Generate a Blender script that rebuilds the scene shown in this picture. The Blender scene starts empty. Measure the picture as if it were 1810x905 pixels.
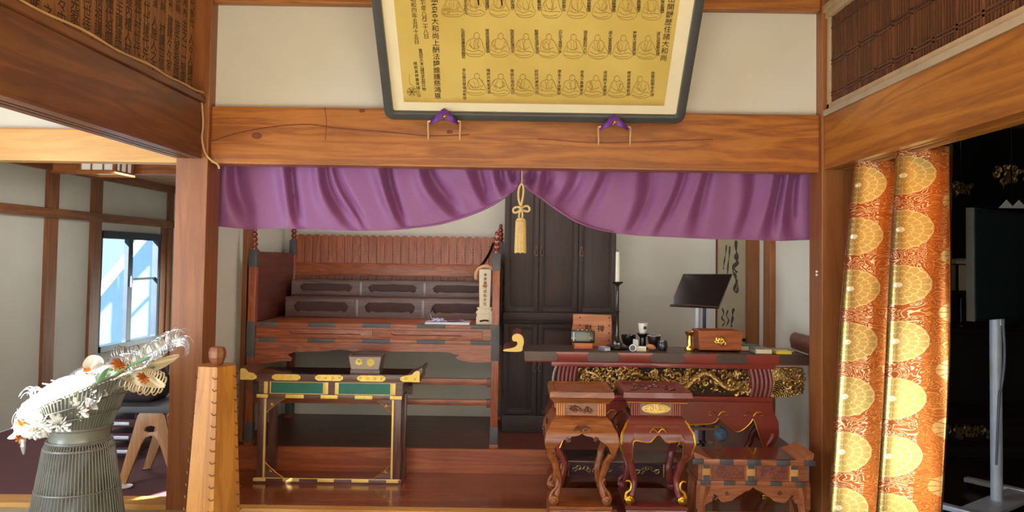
import bpy, bmesh, math, random
from mathutils import Vector, Matrix
random.seed(7)
R = math.radians
SC = bpy.context.scene
COL = SC.collection
PI = math.pi

# ------------------------------------------------------------------ camera, world, lights, exposure
F_PX, EYE, PITCH, ROLL = 1360.0, 1.5, R(2.0), R(0.85)
_f = Vector((0, math.cos(PITCH), math.sin(PITCH)))
_u0 = Vector((0, -math.sin(PITCH), math.cos(PITCH)))
_r0 = Vector((1, 0, 0))
_r = _r0 * math.cos(ROLL) + _u0 * math.sin(ROLL)
_u = _u0 * math.cos(ROLL) - _r0 * math.sin(ROLL)
SX = 15 + F_PX * math.tan(PITCH) * math.sin(ROLL)
SY = 5.5 - F_PX * math.tan(PITCH) * math.cos(ROLL)
cam_data = bpy.data.cameras.new('camera')
cam = bpy.data.objects.new('camera', cam_data)
COL.objects.link(cam)
cam_data.sensor_width = 36
cam_data.lens = 36 * F_PX / 1810
cam_data.shift_x = -SX / 1810
cam_data.shift_y = SY / 1810
cam_data.clip_start = 0.05
m3 = Matrix((_r, _u, -_f)).transposed()
cam.matrix_world = Matrix.Translation((0, 0, EYE)) @ m3.to_4x4()
SC.camera = cam

def ray(px, py):
    return _f + _r * ((px - 905 - SX) / F_PX) - _u * ((py - 452.5 - SY) / F_PX)
def P(px, py, Y):
    d = ray(px, py)
    return Vector((0, 0, EYE)) + d * (Y / d.y)
def PX(px, py, Y): return P(px, py, Y).x
def PZ(px, py, Y): return P(px, py, Y).z

SC.view_settings.view_transform = 'Standard'
SC.view_settings.look = 'None'
SC.view_settings.exposure = -0.12
SC.view_settings.gamma = 1.0
SC.view_settings.use_curve_mapping = False

world = bpy.data.worlds.new('sky')
SC.world = world
world.use_nodes = True
bg = world.node_tree.nodes['Background']
bg.inputs[0].default_value = (0.70, 0.87, 1.0, 1)
bg.inputs[1].default_value = 1.5

def area(name, loc, direction, sx, sy, energy, color):
    l = bpy.data.lights.new(name, 'AREA')
    l.shape = 'RECTANGLE'; l.size = sx; l.size_y = sy
    l.energy = energy; l.color = color
    o = bpy.data.objects.new(name, l); COL.objects.link(o)
    o.location = loc
    o.rotation_euler = Vector(direction).to_track_quat('-Z', 'Z').to_euler()
    return o
area('front_doors_daylight', (-0.6, -2.3, 1.5), (0, 1, 0.05), 4.6, 2.4, 75, (1.0, 0.96, 0.90))
area('left_windows_daylight', (-4.2, 2.3, 1.3), (1, 0.25, 0.0), 2.4, 1.8, 190, (0.68, 0.84, 1.0))
area('alcove_lamp', (0.1, 5.6, 2.55), (0, 0.15, -1), 2.6, 0.6, 24, (1.0, 0.95, 0.88))
area('sanctuary_fill', (3.4, 5.2, 2.8), (0.1, 0.3, -1), 0.4, 0.4, 2.0, (1.0, 0.85, 0.65))  # added fill light, no fixture there; lifts the gilt pieces out of the dark
area('side_room_lamp', (-3.1, 6.6, 2.2), (0, 0, -1), 0.8, 0.8, 18, (1.0, 0.95, 0.88))
sun_data = bpy.data.lights.new('sun', 'SUN')
sun_data.energy = 75.0; sun_data.angle = R(0.6); sun_data.color = (1.0, 0.97, 0.92)
sun = bpy.data.objects.new('sun', sun_data); COL.objects.link(sun)
sun.rotation_euler = Vector((0.45, 0.75, -0.48)).to_track_quat('-Z', 'Y').to_euler()
sun.location = (-8, -2, 6)

# ------------------------------------------------------------------ materials
def _nt(name):
    m = bpy.data.materials.new(name); m.use_nodes = True
    nt = m.node_tree
    return m, nt, nt.nodes['Principled BSDF']
def _ramp(nt, stops):
    r = nt.nodes.new('ShaderNodeValToRGB')
    e = r.color_ramp.elements
    while len(e) < len(stops): e.new(0.5)
    for i, (p, c) in enumerate(stops):
        e[i].position = p; e[i].color = (c[0], c[1], c[2], 1)
    return r
def srgb(r, g, b):
    f = lambda v: (v / 255 / 12.92) if v / 255 <= 0.04045 else ((v / 255 + 0.055) / 1.055) ** 2.4
    return (f(r), f(g), f(b))
def mul(c, k): return tuple(min(1, x * k) for x in c)

def plain(name, c, rough=0.5, metal=0.0, var=0.12, scale=6.0, bump=0.0, bscale=60, coat=0.0, emit=None, spec=0.5):
    m, nt, b = _nt(name)
    tc = nt.nodes.new('ShaderNodeTexCoord')
    n = nt.nodes.new('ShaderNodeTexNoise'); n.inputs['Scale'].default_value = scale; n.inputs['Detail'].default_value = 5
    nt.links.new(tc.outputs['Object'], n.inputs['Vector'])
    r = _ramp(nt, [(0.3, mul(c, 1 - var)), (0.7, mul(c, 1 + var))])
    nt.links.new(n.outputs['Fac'], r.inputs['Fac'])
    nt.links.new(r.outputs['Color'], b.inputs['Base Color'])
    b.inputs['Roughness'].default_value = rough
    b.inputs['Metallic'].default_value = metal
    b.inputs['Coat Weight'].default_value = coat
    b.inputs['Specular IOR Level'].default_value = spec
    if bump:
        n2 = nt.nodes.new('ShaderNodeTexNoise'); n2.inputs['Scale'].default_value = bscale; n2.inputs['Detail'].default_value = 4
        nt.links.new(tc.outputs['Object'], n2.inputs['Vector'])
        bp = nt.nodes.new('ShaderNodeBump'); bp.inputs['Strength'].default_value = bump; bp.inputs['Distance'].default_value = 0.01
        nt.links.new(n2.outputs['Fac'], bp.inputs['Height'])
        nt.links.new(bp.outputs['Normal'], b.inputs['Normal'])
    if emit:
        b.inputs['Emission Color'].default_value = (*emit[0], 1); b.inputs['Emission Strength'].default_value = emit[1]
    return m

def wood(name, light, mid, dark, axis='X', scale=2.2, rough=0.38, coat=0.15, fig=1.0, stretch=14, con=0.62):
    """grain runs along axis; broad cathedral figure + fine pores + a few darker clouds"""
    light = tuple(b_ + (a_ - b_) * con for a_, b_ in zip(light, mid)); dark = tuple(b_ + (a_ - b_) * con for a_, b_ in zip(dark, mid))
    m, nt, b = _nt(name)
    L = nt.links.new
    tc = nt.nodes.new('ShaderNodeTexCoord')
    mp = nt.nodes.new('ShaderNodeMapping')
    s = [stretch, stretch, stretch]; s['XYZ'.index(axis)] = 1.0
    mp.inputs['Scale'].default_value = s
    L(tc.outputs['Object'], mp.inputs['Vector'])
    n1 = nt.nodes.new('ShaderNodeTexNoise'); n1.inputs['Scale'].default_value = scale * 0.45
    n1.inputs['Detail'].default_value = 3; n1.inputs['Distortion'].default_value = 0.7
    L(mp.outputs['Vector'], n1.inputs['Vector'])
    mm = nt.nodes.new('ShaderNodeMath'); mm.operation = 'MULTIPLY'; mm.inputs[1].default_value = 9.0 * fig
    L(n1.outputs['Fac'], mm.inputs[0])
    sn = nt.nodes.new('ShaderNodeMath'); sn.operation = 'SINE'
    mm2 = nt.nodes.new('ShaderNodeMath'); mm2.operation = 'MULTIPLY'; mm2.inputs[1].default_value = 6.283
    L(mm.outputs[0], mm2.inputs[0]); L(mm2.outputs[0], sn.inputs[0])
    mr = nt.nodes.new('ShaderNodeMapRange'); mr.inputs['From Min'].default_value = -1; mr.inputs['From Max'].default_value = 1
    L(sn.outputs[0], mr.inputs['Value'])
    n2 = nt.nodes.new('ShaderNodeTexNoise'); n2.inputs['Scale'].default_value = scale * 9; n2.inputs['Detail'].default_value = 5
    L(mp.outputs['Vector'], n2.inputs['Vector'])
    mix = nt.nodes.new('ShaderNodeMath'); mix.operation = 'MULTIPLY_ADD'; mix.inputs[1].default_value = 0.42
    L(mr.outputs['Result'], mix.inputs[0])
    h2 = nt.nodes.new('ShaderNodeMath'); h2.operation = 'MULTIPLY'; h2.inputs[1].default_value = 0.58
    L(n2.outputs['Fac'], h2.inputs[0]); L(h2.outputs[0], mix.inputs[2])
    rp = _ramp(nt, [(0.18, dark), (0.48, mid), (0.8, light)])
    L(mix.outputs[0], rp.inputs['Fac'])
    n3 = nt.nodes.new('ShaderNodeTexNoise'); n3.inputs['Scale'].default_value = 1.1; n3.inputs['Detail'].default_value = 3
    L(tc.outputs['Object'], n3.inputs['Vector'])
    rp3 = _ramp(nt, [(0.35, (0.82, 0.79, 0.77)), (0.65, (1.12, 1.1, 1.06))])
    L(n3.outputs['Fac'], rp3.inputs['Fac'])
    mx = nt.nodes.new('ShaderNodeMix'); mx.data_type = 'RGBA'; mx.blend_type = 'MULTIPLY'; mx.inputs[0].default_value = 0.8
    L(rp.outputs['Color'], mx.inputs[6]); L(rp3.outputs['Color'], mx.inputs[7])
    L(mx.outputs[2], b.inputs['Base Color'])
    b.inputs['Roughness'].default_value = rough
    b.inputs['Coat Weight'].default_value = coat; b.inputs['Coat Roughness'].default_value = 0.25
    bp = nt.nodes.new('ShaderNodeBump'); bp.inputs['Strength'].default_value = 0.03; bp.inputs['Distance'].default_value = 0.003
    L(n2.outputs['Fac'], bp.inputs['Height']); L(bp.outputs['Normal'], b.inputs['Normal'])
    return m

M = {}
_bl, _bm, _bd = srgb(188, 124, 56), srgb(163, 98, 41), srgb(116, 62, 27)
for ax in 'XYZ':
    M['beam' + ax] = wood('keyaki_beam_' + ax.lower(), _bl, _bm, _bd, ax, 1.6, 0.42, 0.1, 0.5)
    M['post' + ax] = wood('post_wood_' + ax.lower(), srgb(168, 110, 62), srgb(147, 89, 47), srgb(110, 62, 33), ax, 1.6, 0.42, 0.1, 0.4, con=.4)
    M['shelf' + ax] = wood('shelf_wood_' + ax.lower(), srgb(190, 108, 62), srgb(150, 76, 42), srgb(104, 48, 30), ax, 3.0, 0.35, 0.2, 0.9)
    M['maroon' + ax] = wood('maroon_wood_' + ax.lower(), srgb(120, 62, 50), srgb(98, 46, 38), srgb(70, 32, 28), ax, 3.0, 0.4, 0.2, 0.5)
    M['desk' + ax] = wood('desk_rosewood_' + ax.lower(), srgb(122, 80, 70), srgb(98, 60, 53), srgb(66, 38, 35), ax, 4.0, 0.3, 0.4, 0.5)
    M['keyaki' + ax] = wood('stand_wood_' + ax.lower(), srgb(178, 108, 56), srgb(144, 80, 40), srgb(96, 48, 26), ax, 4.0, 0.34, 0.2, 0.7)
    M['pine' + ax] = wood('pale_wood_' + ax.lower(), srgb(226, 178, 104), srgb(214, 160, 88), srgb(180, 126, 66), ax, 2.0, 0.45, 0.05, 0.4, con=.4)
    M['brown' + ax] = wood('brown_trim_' + ax.lower(), srgb(150, 96, 56), srgb(128, 78, 44), srgb(98, 56, 34), ax, 2.0, 0.5, 0.05, 0.5)
    M['cab' + ax] = wood('cabinet_wood_' + ax.lower(), srgb(66, 48, 44), srgb(56, 40, 37), srgb(42, 30, 28), ax, 5.0, 0.55, 0.0, 0.3)
    M['lowtable' + ax] = wood('low_table_wood_' + ax.lower(), srgb(190, 124, 84), srgb(166, 100, 66), srgb(124, 68, 46), ax, 4.0, 0.35, 0.25, 0.6)
M['plaster'] = plain('white_plaster', srgb(212, 208, 196), 0.9, var=0.03, scale=3, bump=0.06, bscale=220)
M['plaster_side'] = plain('side_room_plaster', srgb(200, 198, 188), 0.9, var=0.03, scale=3, bump=0.05, bscale=220)
M['black'] = plain('black_lacquer', srgb(26, 22, 24), 0.22, coat=0.5)
M['ink'] = plain('ink', srgb(66, 44, 28), 0.9)
M['inksoft'] = plain('thin_ink', srgb(160, 128, 62), 0.9)
M['inkgrey'] = plain('brush_ink', srgb(70, 66, 60), 0.9, var=0.3, scale=30)
M['gold'] = plain('gold_leaf', srgb(214, 168, 66), 0.3, 1.0, var=0.12, scale=40, bump=0.25, bscale=120)
M['goldbright'] = plain('polished_brass', srgb(244, 206, 110), 0.22, 1.0, var=0.06, scale=40, bump=0.1, bscale=300)
M['goldpaint'] = plain('gold_paint', srgb(236, 204, 120), 0.45, 0.35, var=0.06)
M['carvedgold'] = plain('antique_gold', srgb(184, 156, 104), 0.34, 1.0, var=0.35, scale=25, bump=0.5, bscale=90)
M['iron'] = plain('dark_iron_fitting', srgb(84, 84, 88), 0.5, 0.3, var=0.08, scale=20)
M['bronzefit'] = plain('dark_bronze_fitting', srgb(82, 66, 60), 0.4, 0.4, var=0.12, scale=20)
M['red'] = plain('red_lacquer', srgb(142, 58, 48), 0.3, coat=0.3, var=0.1, scale=4)
M['redstand'] = plain('vermilion_lacquer', srgb(116, 48, 44), 0.32, coat=0.2, var=0.08, scale=4)
M['redrib'] = plain('dusty_red_lacquer', srgb(128, 62, 58), 0.42, coat=0.1, var=0.1, scale=8)
M['cream'] = plain('cream_paper', srgb(226, 212, 180), 0.8, var=0.03)
M['white'] = plain('white_ceramic', srgb(235, 235, 232), 0.25, var=0.02)
M['frame'] = plain('black_frame', srgb(70, 70, 72), 0.35, coat=0.2, var=0.1)
M['purplesilk'] = plain('violet_silk', srgb(96, 40, 140), 0.5, var=0.15)
M['cord'] = plain('pale_gold_cord', srgb(226, 196, 132), 0.6, var=0.1, scale=80, bump=0.4, bscale=300)
M['alu'] = plain('dark_aluminium', srgb(58, 64, 74), 0.4, 0.6)
M['silver'] = plain('silver_pole', srgb(214, 222, 236), 0.35, 0.1)
M['carpet'] = plain('plum_carpet', srgb(104, 68, 74), 0.95, var=0.15, scale=80, bump=0.3, bscale=400)
M['tatami'] = plain('tatami', srgb(178, 172, 142), 0.8, var=0.08, scale=60, bump=0.2, bscale=300)
M['roomshade'] = plain('room_shade_colour', srgb(30, 25, 24), 0.7)  # near-black colour stands in for the lack of light in the sanctuary
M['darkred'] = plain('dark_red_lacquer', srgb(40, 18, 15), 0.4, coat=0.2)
M['seat'] = plain('charcoal_seat', srgb(74, 76, 84), 0.6)
M['wire'] = plain('grey_wire', srgb(118, 118, 112), 0.45, 0.3)
M['green'] = plain('green_panel', srgb(30, 112, 96), 0.4, var=0.12, scale=6)
M['orangewood'] = wood('orange_plaque_wood', srgb(214, 150, 104), srgb(196, 124, 80), srgb(170, 98, 62), 'X', 3, 0.5, 0.05, 0.5)
M['rawwood'] = plain('unpainted_wood', srgb(226, 212, 184), 0.7, var=0.05, scale=20)
M['screen'] = plain('screen_glass', srgb(34, 46, 46), 0.3, coat=0.3, var=0.05)
M['lcd'] = plain('grey_display', srgb(116, 118, 104), 0.3, var=0.03)
M['shoji'] = plain('lamp_paper', srgb(236, 230, 216), 0.9, emit=((1.0, 0.95, 0.88), 0.25))
M['lav'] = plain('lavender_cover', srgb(176, 172, 200), 0.6)
M['greybrown'] = plain('greyed_wood_panel', srgb(168, 152, 140), 0.4, var=0.06)
# ------------------------------------------------------------------ geometry helpers
class MB:
    """collects shapes (world coordinates) that become ONE mesh object"""
    def __init__(self): self.bm = bmesh.new()
    def box(self, x0, x1, y0, y1, z0, z1, bev=0.0):
        vs = [self.bm.verts.new((x, y, z)) for x in (x0, x1) for y in (y0, y1) for z in (z0, z1)]
        fs = [self.bm.faces.new([vs[i] for i in q]) for q in
              ((0, 1, 3, 2), (4, 6, 7, 5), (0, 4, 5, 1), (2, 3, 7, 6), (0, 2, 6, 4), (1, 5, 7, 3))]
        if bev:
            es = list({e for f in fs for e in f.edges})
            bmesh.ops.bevel(self.bm, geom=es, offset=bev, segments=2, affect='EDGES', profile=0.6)
        return self
    def obox(self, c, ax, ay, az):
        c = Vector(c); ax, ay, az = Vector(ax), Vector(ay), Vector(az)
        vs = [self.bm.verts.new(c + ax * i + ay * j + az * k) for i in (-1, 1) for j in (-1, 1) for k in (-1, 1)]
        for q in ((0, 1, 3, 2), (4, 6, 7, 5), (0, 4, 5, 1), (2, 3, 7, 6), (0, 2, 6, 4), (1, 5, 7, 3)):
            self.bm.faces.new([vs[i] for i in q])
        return self
    def rings(self, rings, cap=True, closed=False):
        rv = [[self.bm.verts.new(p) for p in r] for r in rings]
        n = len(rv[0])
        for a, b in zip(rv, rv[1:] + ([rv[0]] if closed else [])):
            for i in range(n):
                self.bm.faces.new((a[i], a[(i + 1) % n], b[(i + 1) % n], b[i]))
        if cap and not closed:
            self.bm.faces.new(rv[0][::-1]); self.bm.faces.new(rv[-1])
        return self
    def lathe(self, c, prof, n=24, axis=(0, 0, 1)):
        az = Vector(axis).normalized(); ax = az.orthogonal().normalized(); ay = az.cross(ax); c = Vector(c)
        return self.rings([[c + az * h + (ax * math.cos(2 * PI * i / n) + ay * math.sin(2 * PI * i / n)) * max(r, 1e-4)
                            for i in range(n)] for r, h in prof])
    def cyl(self, p0, p1, r0, r1=None, n=16):
        p0, p1 = Vector(p0), Vector(p1)
        return self.lathe(p0, [(r0, 0), (r0 if r1 is None else r1, (p1 - p0).length)], n, p1 - p0)
    def tube(self, pts, r, n=8, closed=False, flat=1.0):
        pts = [Vector(p) for p in pts]; N = len(pts)
        rr = r if hasattr(r, '__len__') else [r] * N
        rings = []; up = None
        for i, p in enumerate(pts):
            if closed: t = pts[(i + 1) % N] - pts[i - 1]
            else: t = pts[min(i + 1, N - 1)] - pts[max(i - 1, 0)]
            if t.length < 1e-9: t = Vector((0, 0, 1))
            t.normalize()
            if up is None: up = t.orthogonal().normalized()
            up = (up - t * up.dot(t))
            up = up.normalized() if up.length > 1e-6 else t.orthogonal().normalized()
            s = t.cross(up)
            rings.append([p + (up * math.cos(2 * PI * k / n) + s * math.sin(2 * PI * k / n) * flat) * rr[i] for k in range(n)])
        return self.rings(rings, True, closed)
    def extrude(self, poly, a, b, plane='XZ'):
        """prism of a polygon given in plane, from a to b along the third axis (convex or mildly concave: n-gon caps)"""
        f = {'XZ': lambda p, t: (p[0], t, p[1]), 'YZ': lambda p, t: (t, p[0], p[1]), 'XY': lambda p, t: (p[0], p[1], t)}[plane]
        return self.rings([[f(p, a) for p in poly], [f(p, b) for p in poly]])
    def ball(self, c, rx, ry=None, rz=None, seg=12, rot=None):
        ry = rx if ry is None else ry; rz = rx if rz is None else rz
        mt = Matrix.Translation(c) @ (rot.to_4x4() if rot else Matrix()) @ Matrix.Diagonal((rx, ry, rz, 1))
        bmesh.ops.create_uvsphere(self.bm, u_segments=seg, v_segments=max(6, seg // 2 + 1), radius=1, matrix=mt)
        return self
    def grid(self, f, nu, nv):
        g = [[self.bm.verts.new(f(i / nu, j / nv)) for i in range(nu + 1)] for j in range(nv + 1)]
        for j in range(nv):
            for i in range(nu):
                self.bm.faces.new((g[j][i], g[j][i + 1], g[j + 1][i + 1], g[j + 1][i]))
        return self
    def plate(self, polys, a, b, plane='XZ', bev=0.0):
        """flat plate with holes: outlines filled by the even-odd rule, from a to b along the third axis"""
        cu = bpy.data.curves.new('tmp', 'CURVE'); cu.dimensions = '2D'; cu.fill_mode = 'BOTH'
        cu.extrude = abs(b - a) / 2 - bev; cu.bevel_depth = bev; cu.bevel_resolution = 1
        for poly in polys:
            s = cu.splines.new('POLY'); s.points.add(len(poly) - 1); s.use_cyclic_u = True
            for p, q in zip(s.points, poly): p.co = (q[0], q[1], 0, 1)
        o = bpy.data.objects.new('tmp', cu)
        me = bpy.data.meshes.new_from_object(o)
        mid = (a + b) / 2
        mt = {'XZ': Matrix(((1, 0, 0, 0), (0, 0, -1, mid), (0, 1, 0, 0), (0, 0, 0, 1))),
              'YZ': Matrix(((0, 0, 1, mid), (1, 0, 0, 0), (0, 1, 0, 0), (0, 0, 0, 1))),
              'XY': Matrix.Translation((0, 0, mid))}[plane]
        me.transform(mt)
        self.bm.from_mesh(me)
        bpy.data.objects.remove(o); bpy.data.curves.remove(cu); bpy.data.meshes.remove(me)
        return self
    def glyph(self, ch, mt, size):
        me = _glyph(ch); tmp = me.copy()
        tmp.transform(mt @ Matrix.Diagonal((size, size, size, 1)))
        self.bm.from_mesh(tmp); bpy.data.meshes.remove(tmp)
        return self
    def xf(self, mt): bmesh.ops.transform(self.bm, matrix=mt, verts=self.bm.verts); return self

_gc = {}
def _glyph_raw(ch):
    c = bpy.data.curves.new('t', 'FONT'); c.body = ch; c.resolution_u = 2; c.offset = 0.010
    o = bpy.data.objects.new('t', c)
    me = bpy.data.meshes.new_from_object(o)
    bpy.data.objects.remove(o); bpy.data.curves.remove(c)
    return me
def _glyph(ch):
    if ch not in _gc:
        if 'em' not in _gc:
            r = _glyph_raw('国'); xs = [v.co.x for v in r.vertices]; ys = [v.co.y for v in r.vertices]
            _gc['em'] = ((min(xs) + max(xs)) / 2, (min(ys) + max(ys)) / 2, max(max(xs) - min(xs), 0.1))
        cx, cy, w = _gc['em']
        me = _glyph_raw(ch)
        me.transform(Matrix.Diagonal((0.9 / w, 0.9 / w, 1, 1)) @ Matrix.Translation((-cx, -cy, 0)))
        _gc[ch] = me
    return _gc[ch]

ORG = {}
def thing(name, label, cat, loc, group=None, rotz=0.0):
    o = bpy.data.objects.new(name, None); COL.objects.link(o)
    o.location = loc; o.rotation_euler = (0, 0, rotz); o.empty_display_size = 0.1
    o['label'] = label; o['category'] = cat
    if group: o['group'] = group
    ORG[o] = Vector(loc)
    return o
def build(name, mb, mat, smooth=35):
    bmesh.ops.remove_doubles(mb.bm, verts=mb.bm.verts, dist=1e-5)
    bmesh.ops.recalc_face_normals(mb.bm, faces=mb.bm.faces)
    me = bpy.data.meshes.new(name); mb.bm.to_mesh(me); mb.bm.free()
    me.materials.append(M[mat] if isinstance(mat, str) else mat)
    if smooth:
        me.polygons.foreach_set('use_smooth', [True] * len(me.polygons))
        me.set_sharp_from_angle(angle=R(smooth))
    return me
def part(name, mb, mat, parent, smooth=35, local=False, label=None, stuff=False):
    me = build(name, mb, mat, smooth)
    org = ORG.get(parent, Vector((0, 0, 0)))
    if not local: me.transform(Matrix.Translation(-org))
    o = bpy.data.objects.new(name, me); COL.objects.link(o); o.parent = parent
    ORG[o] = org
    if label: o['label'] = label
    if stuff: o['kind'] = 'stuff'
    return o
def islands(mb):
    seen = set(); out = []
    mb.bm.verts.ensure_lookup_table()
    for v in mb.bm.verts:
        if v in seen: continue
        st = [v]; seen.add(v); comp = []
        while st:
            q = st.pop(); comp.append(q)
            for e in q.link_edges:
                o = e.other_vert(q)
                if o not in seen: seen.add(o); st.append(o)
        out.append(comp)
    res = []
    for comp in out:
        n = MB(); mp = {q: n.bm.verts.new(q.co) for q in comp}
        for f in {f for q in comp for f in q.link_faces}: n.bm.faces.new([mp[q] for q in f.verts])
        res.append(n)
    mb.bm.free()
    return res
def each(name, mb, mat, parent, **kw):
    """every separate piece of mb becomes a part of its own"""
    return [part(name, m, mat, parent, **kw) for m in islands(mb)]
def solo(name, mb, mat, label, cat, loc=(0, 0, 0), group=None, smooth=35):
    me = build(name, mb, mat, smooth)
    me.transform(Matrix.Translation(-Vector(loc)))
    o = bpy.data.objects.new(name, me); COL.objects.link(o); o.location = loc
    o['label'] = label; o['category'] = cat
    if group: o['group'] = group
    ORG[o] = Vector(loc)
    return o
def struct(name, mb, mat, smooth=0):
    me = build(name, mb, mat, smooth)
    o = bpy.data.objects.new(name, me); COL.objects.link(o); o['kind'] = 'structure'
    ORG[o] = Vector((0, 0, 0))
    return o
def copy_tree(o, parent=None):
    c = o.copy(); COL.objects.link(c); c.parent = parent
    for ch in list(o.children): copy_tree(ch, c)
    return c
def B(*a, bev=0.0): return MB().box(*a, bev=bev)
def lerp(a, b, t): return a + (b - a) * t
def table(xs, ys, x):
    if x <= xs[0]: return ys[0]
    for i in range(1, len(xs)):
        if x <= xs[i]:
            t = (x - xs[i - 1]) / (xs[i] - xs[i - 1]); t = t * t * (3 - 2 * t)
            return lerp(ys[i - 1], ys[i], t)
    return ys[-1]
def ptable(xs, ys, x):
    if x <= xs[0]: return ys[0]
    for i in range(1, len(xs)):
        if x <= xs[i]: return lerp(ys[i - 1], ys[i], (x - xs[i - 1]) / (xs[i] - xs[i - 1]))
    return ys[-1]
def smoothpts(pts, k=6, closed=False):
    """Catmull-Rom through pts"""
    pts = [Vector(p) for p in pts]; n = len(pts); out = []
    rng = range(n) if closed else range(n - 1)
    for i in rng:
        if closed: a, b, c, d = pts[i - 1], pts[i], pts[(i + 1) % n], pts[(i + 2) % n]
        else: a, b, c, d = pts[max(i - 1, 0)], pts[i], pts[i + 1], pts[min(i + 2, n - 1)]
        for j in range(k):
            t = j / k
            out.append(0.5 * ((2 * b) + (c - a) * t + (2 * a - 5 * b + 4 * c - d) * t * t + (3 * b - a - 3 * c + d) * t ** 3))
    if not closed: out.append(pts[-1])
    return out
def curl(mb, c, r, turns=1.5, rad=0.006, a0=0.0, sgn=1, ax=(1, 0, 0), ay=(0, 0, 1), n=6, lift=(0, -1, 0), up=0.0):
    c, ax, ay, lift = Vector(c), Vector(ax), Vector(ay), Vector(lift)
    k = int(10 * turns) + 2
    pts = []; rr = []
    for i in range(k):
        t = i / (k - 1); q = r * (1 - 0.82 * t); a = a0 + sgn * turns * 2 * PI * t
        pts.append(c + ax * q * math.cos(a) + ay * q * math.sin(a) + lift * up * t)
        rr.append(rad * (0.45 + 0.75 * math.sin(PI * min(1, t * 0.9 + 0.1))))
    return mb.tube(pts, rr, n)

# ------------------------------------------------------------------ the setting
struct('floor_hall', B(-4.35, 5.3, -2.6, 4.60, -0.06, -0.012), 'tatami')
struct('floor_alcove', B(-2.0, 2.0, 4.68, 5.43, -0.06, 0.0), 'maroonX' if 0 else wood('alcove_floor_boards', srgb(170, 92, 52), srgb(142, 70, 40), srgb(104, 48, 30), 'X', 1.6, 0.16, 0.5, 0.35))
struct('trim_1', B(-1.885, 1.80, 4.60, 4.68, -0.06, 0.003, bev=0.004), 'pineX')              # pale threshold board
struct('trim_2', B(-2.0, 2.0, 5.43, 5.455, 0.0, 0.167), wood('dais_riser_boards', srgb(186, 108, 62), srgb(160, 84, 48), srgb(120, 60, 36), 'X', 1.6, 0.4, 0.2, 0.5))
struct('floor_dais', B(-2.0, 2.0, 5.455, 6.55, 0.10, 0.167), 'maroonX')
struct('wall_back', B(-2.04, 2.04, 6.55, 6.61, 0, 2.9), 'plaster')
struct('wall_left', B(-2.04, -2.0, 4.80, 9.5, 0, 2.9), 'plaster')
struct('wall_right', B(2.0, 2.04, 4.80, 6.55, 0, 2.9), 'plaster')
struct('ceiling_alcove', B(-2.0, 2.0, 4.74, 6.6, 2.72, 2.76), 'pineX')
# alcove posts standing proud of the side walls
struct('trim_3', B(-2.0, -1.965, 5.54, 5.66, 0.167, 2.72, bev=0.004), 'postZ')
struct('trim_4', B(1.955, 2.0, 6.03, 6.20, 0.167, 2.72, bev=0.004), 'postZ')
struct('trim_5', B(1.91, 2.0, 6.44, 6.55, 0.167, 2.72, bev=0.004), 'postZ')
# the two columns, the big cross beam, the white wall above it
CL0, CL1, CR0, CR1, CY = -2.075, -1.885, 1.80, 1.995, 4.60
struct('trim_6', B(CL0, CL1, CY, CY + 0.2, -0.06, 3.45, bev=0.006), 'postZ')
struct('trim_7', B(CR0, CR1, CY, CY + 0.2, -0.06, 3.45, bev=0.006), 'postZ')
ZB0, ZB1 = PZ(905, 297, 4.63), PZ(905, 195, 4.63)
struct('trim_8', B(CL1, CR0, 4.63, 4.77, ZB0, ZB1, bev=0.012), 'beamX')
bk = bpy.data.objects['trim_8']
def flatline(pts, r):
    mb = MB().tube(smoothpts([P(a, b, 4.6295) for a, b in pts], 5), r, 8)
    return mb.xf(Matrix.Translation((0, 4.6297, 0)) @ Matrix.Diagonal((1, .12, 1, 1)) @ Matrix.Translation((0, -4.6297, 0)))
M['knot'] = plain('dark_knot_wood', srgb(112, 56, 28), .6, var=.2, scale=30)
part('grain_crack', flatline([(374, 250), (410, 238), (450, 229), (500, 222), (550, 220), (600, 227), (680, 233), (760, 240), (830, 238)], .004), 'knot', bk)
part('grain_crack', flatline([(950, 245), (1050, 252), (1150, 250), (1260, 246)], .003), 'knot', bk)
part('check_mark', flatline([(574, 190), (577, 215), (575, 248)], .0025), 'knot', bk)
for a, b, r in ((454, 240, .032), (795, 233, .02), (640, 196, .018)):
    p = P(a, b, 4.6297)
    part('knot', MB().ball(p, r, .0012, r * .62, 16), 'knot', bk)
struct('wall_upper', B(CL1, CR0, 4.69, 4.75, ZB1, 3.06), 'plaster')
struct('trim_9', B(CL1, CR0, 4.62, 4.77, 3.035, 3.18, bev=0.008), 'beamX')
struct('wall_top', B(CL1, CR0, 4.69, 4.75, 3.18, 3.5), 'plaster')
# the beams that run towards the viewer
LX = PX(356, 280, CY); RX = PX(1457, 300, CY)
zl0, zl1 = PZ(356, 280, CY), PZ(351, 172, CY)
lb = MB().box(LX - 0.16, LX, -1.5, CY, zl0 + 0.012, zl1 - 0.035, bev=0.006)
for a, b_ in ((0, 0.045), (0.058, 0.085), (0.098, 0.16)):
    lb.box(LX - 0.16 + a, LX - 0.16 + b_, -1.5, CY, zl0, zl0 + 0.013)
lb.box(LX - 0.165, LX + 0.018, -1.5, CY, zl1 - 0.035, zl1, bev=0.004)
struct('trim_10', lb, wood('left_beam_wood', srgb(138, 88, 52), srgb(112, 66, 40), srgb(84, 48, 32), 'Y', 1.4, 0.45, 0.1, 0.4))
zr0, zr1 = PZ(1455, 300, CY), PZ(1463, 206, CY)
rb = MB().box(RX, RX + 0.16, -1.5, CY, zr0 + 0.012, zr1, bev=0.008)
for a, b_ in ((0, 0.045), (0.058, 0.085), (0.098, 0.16)):
    rb.box(RX + a, RX + b_, -1.5, CY, zr0, zr0 + 0.013)
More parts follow.
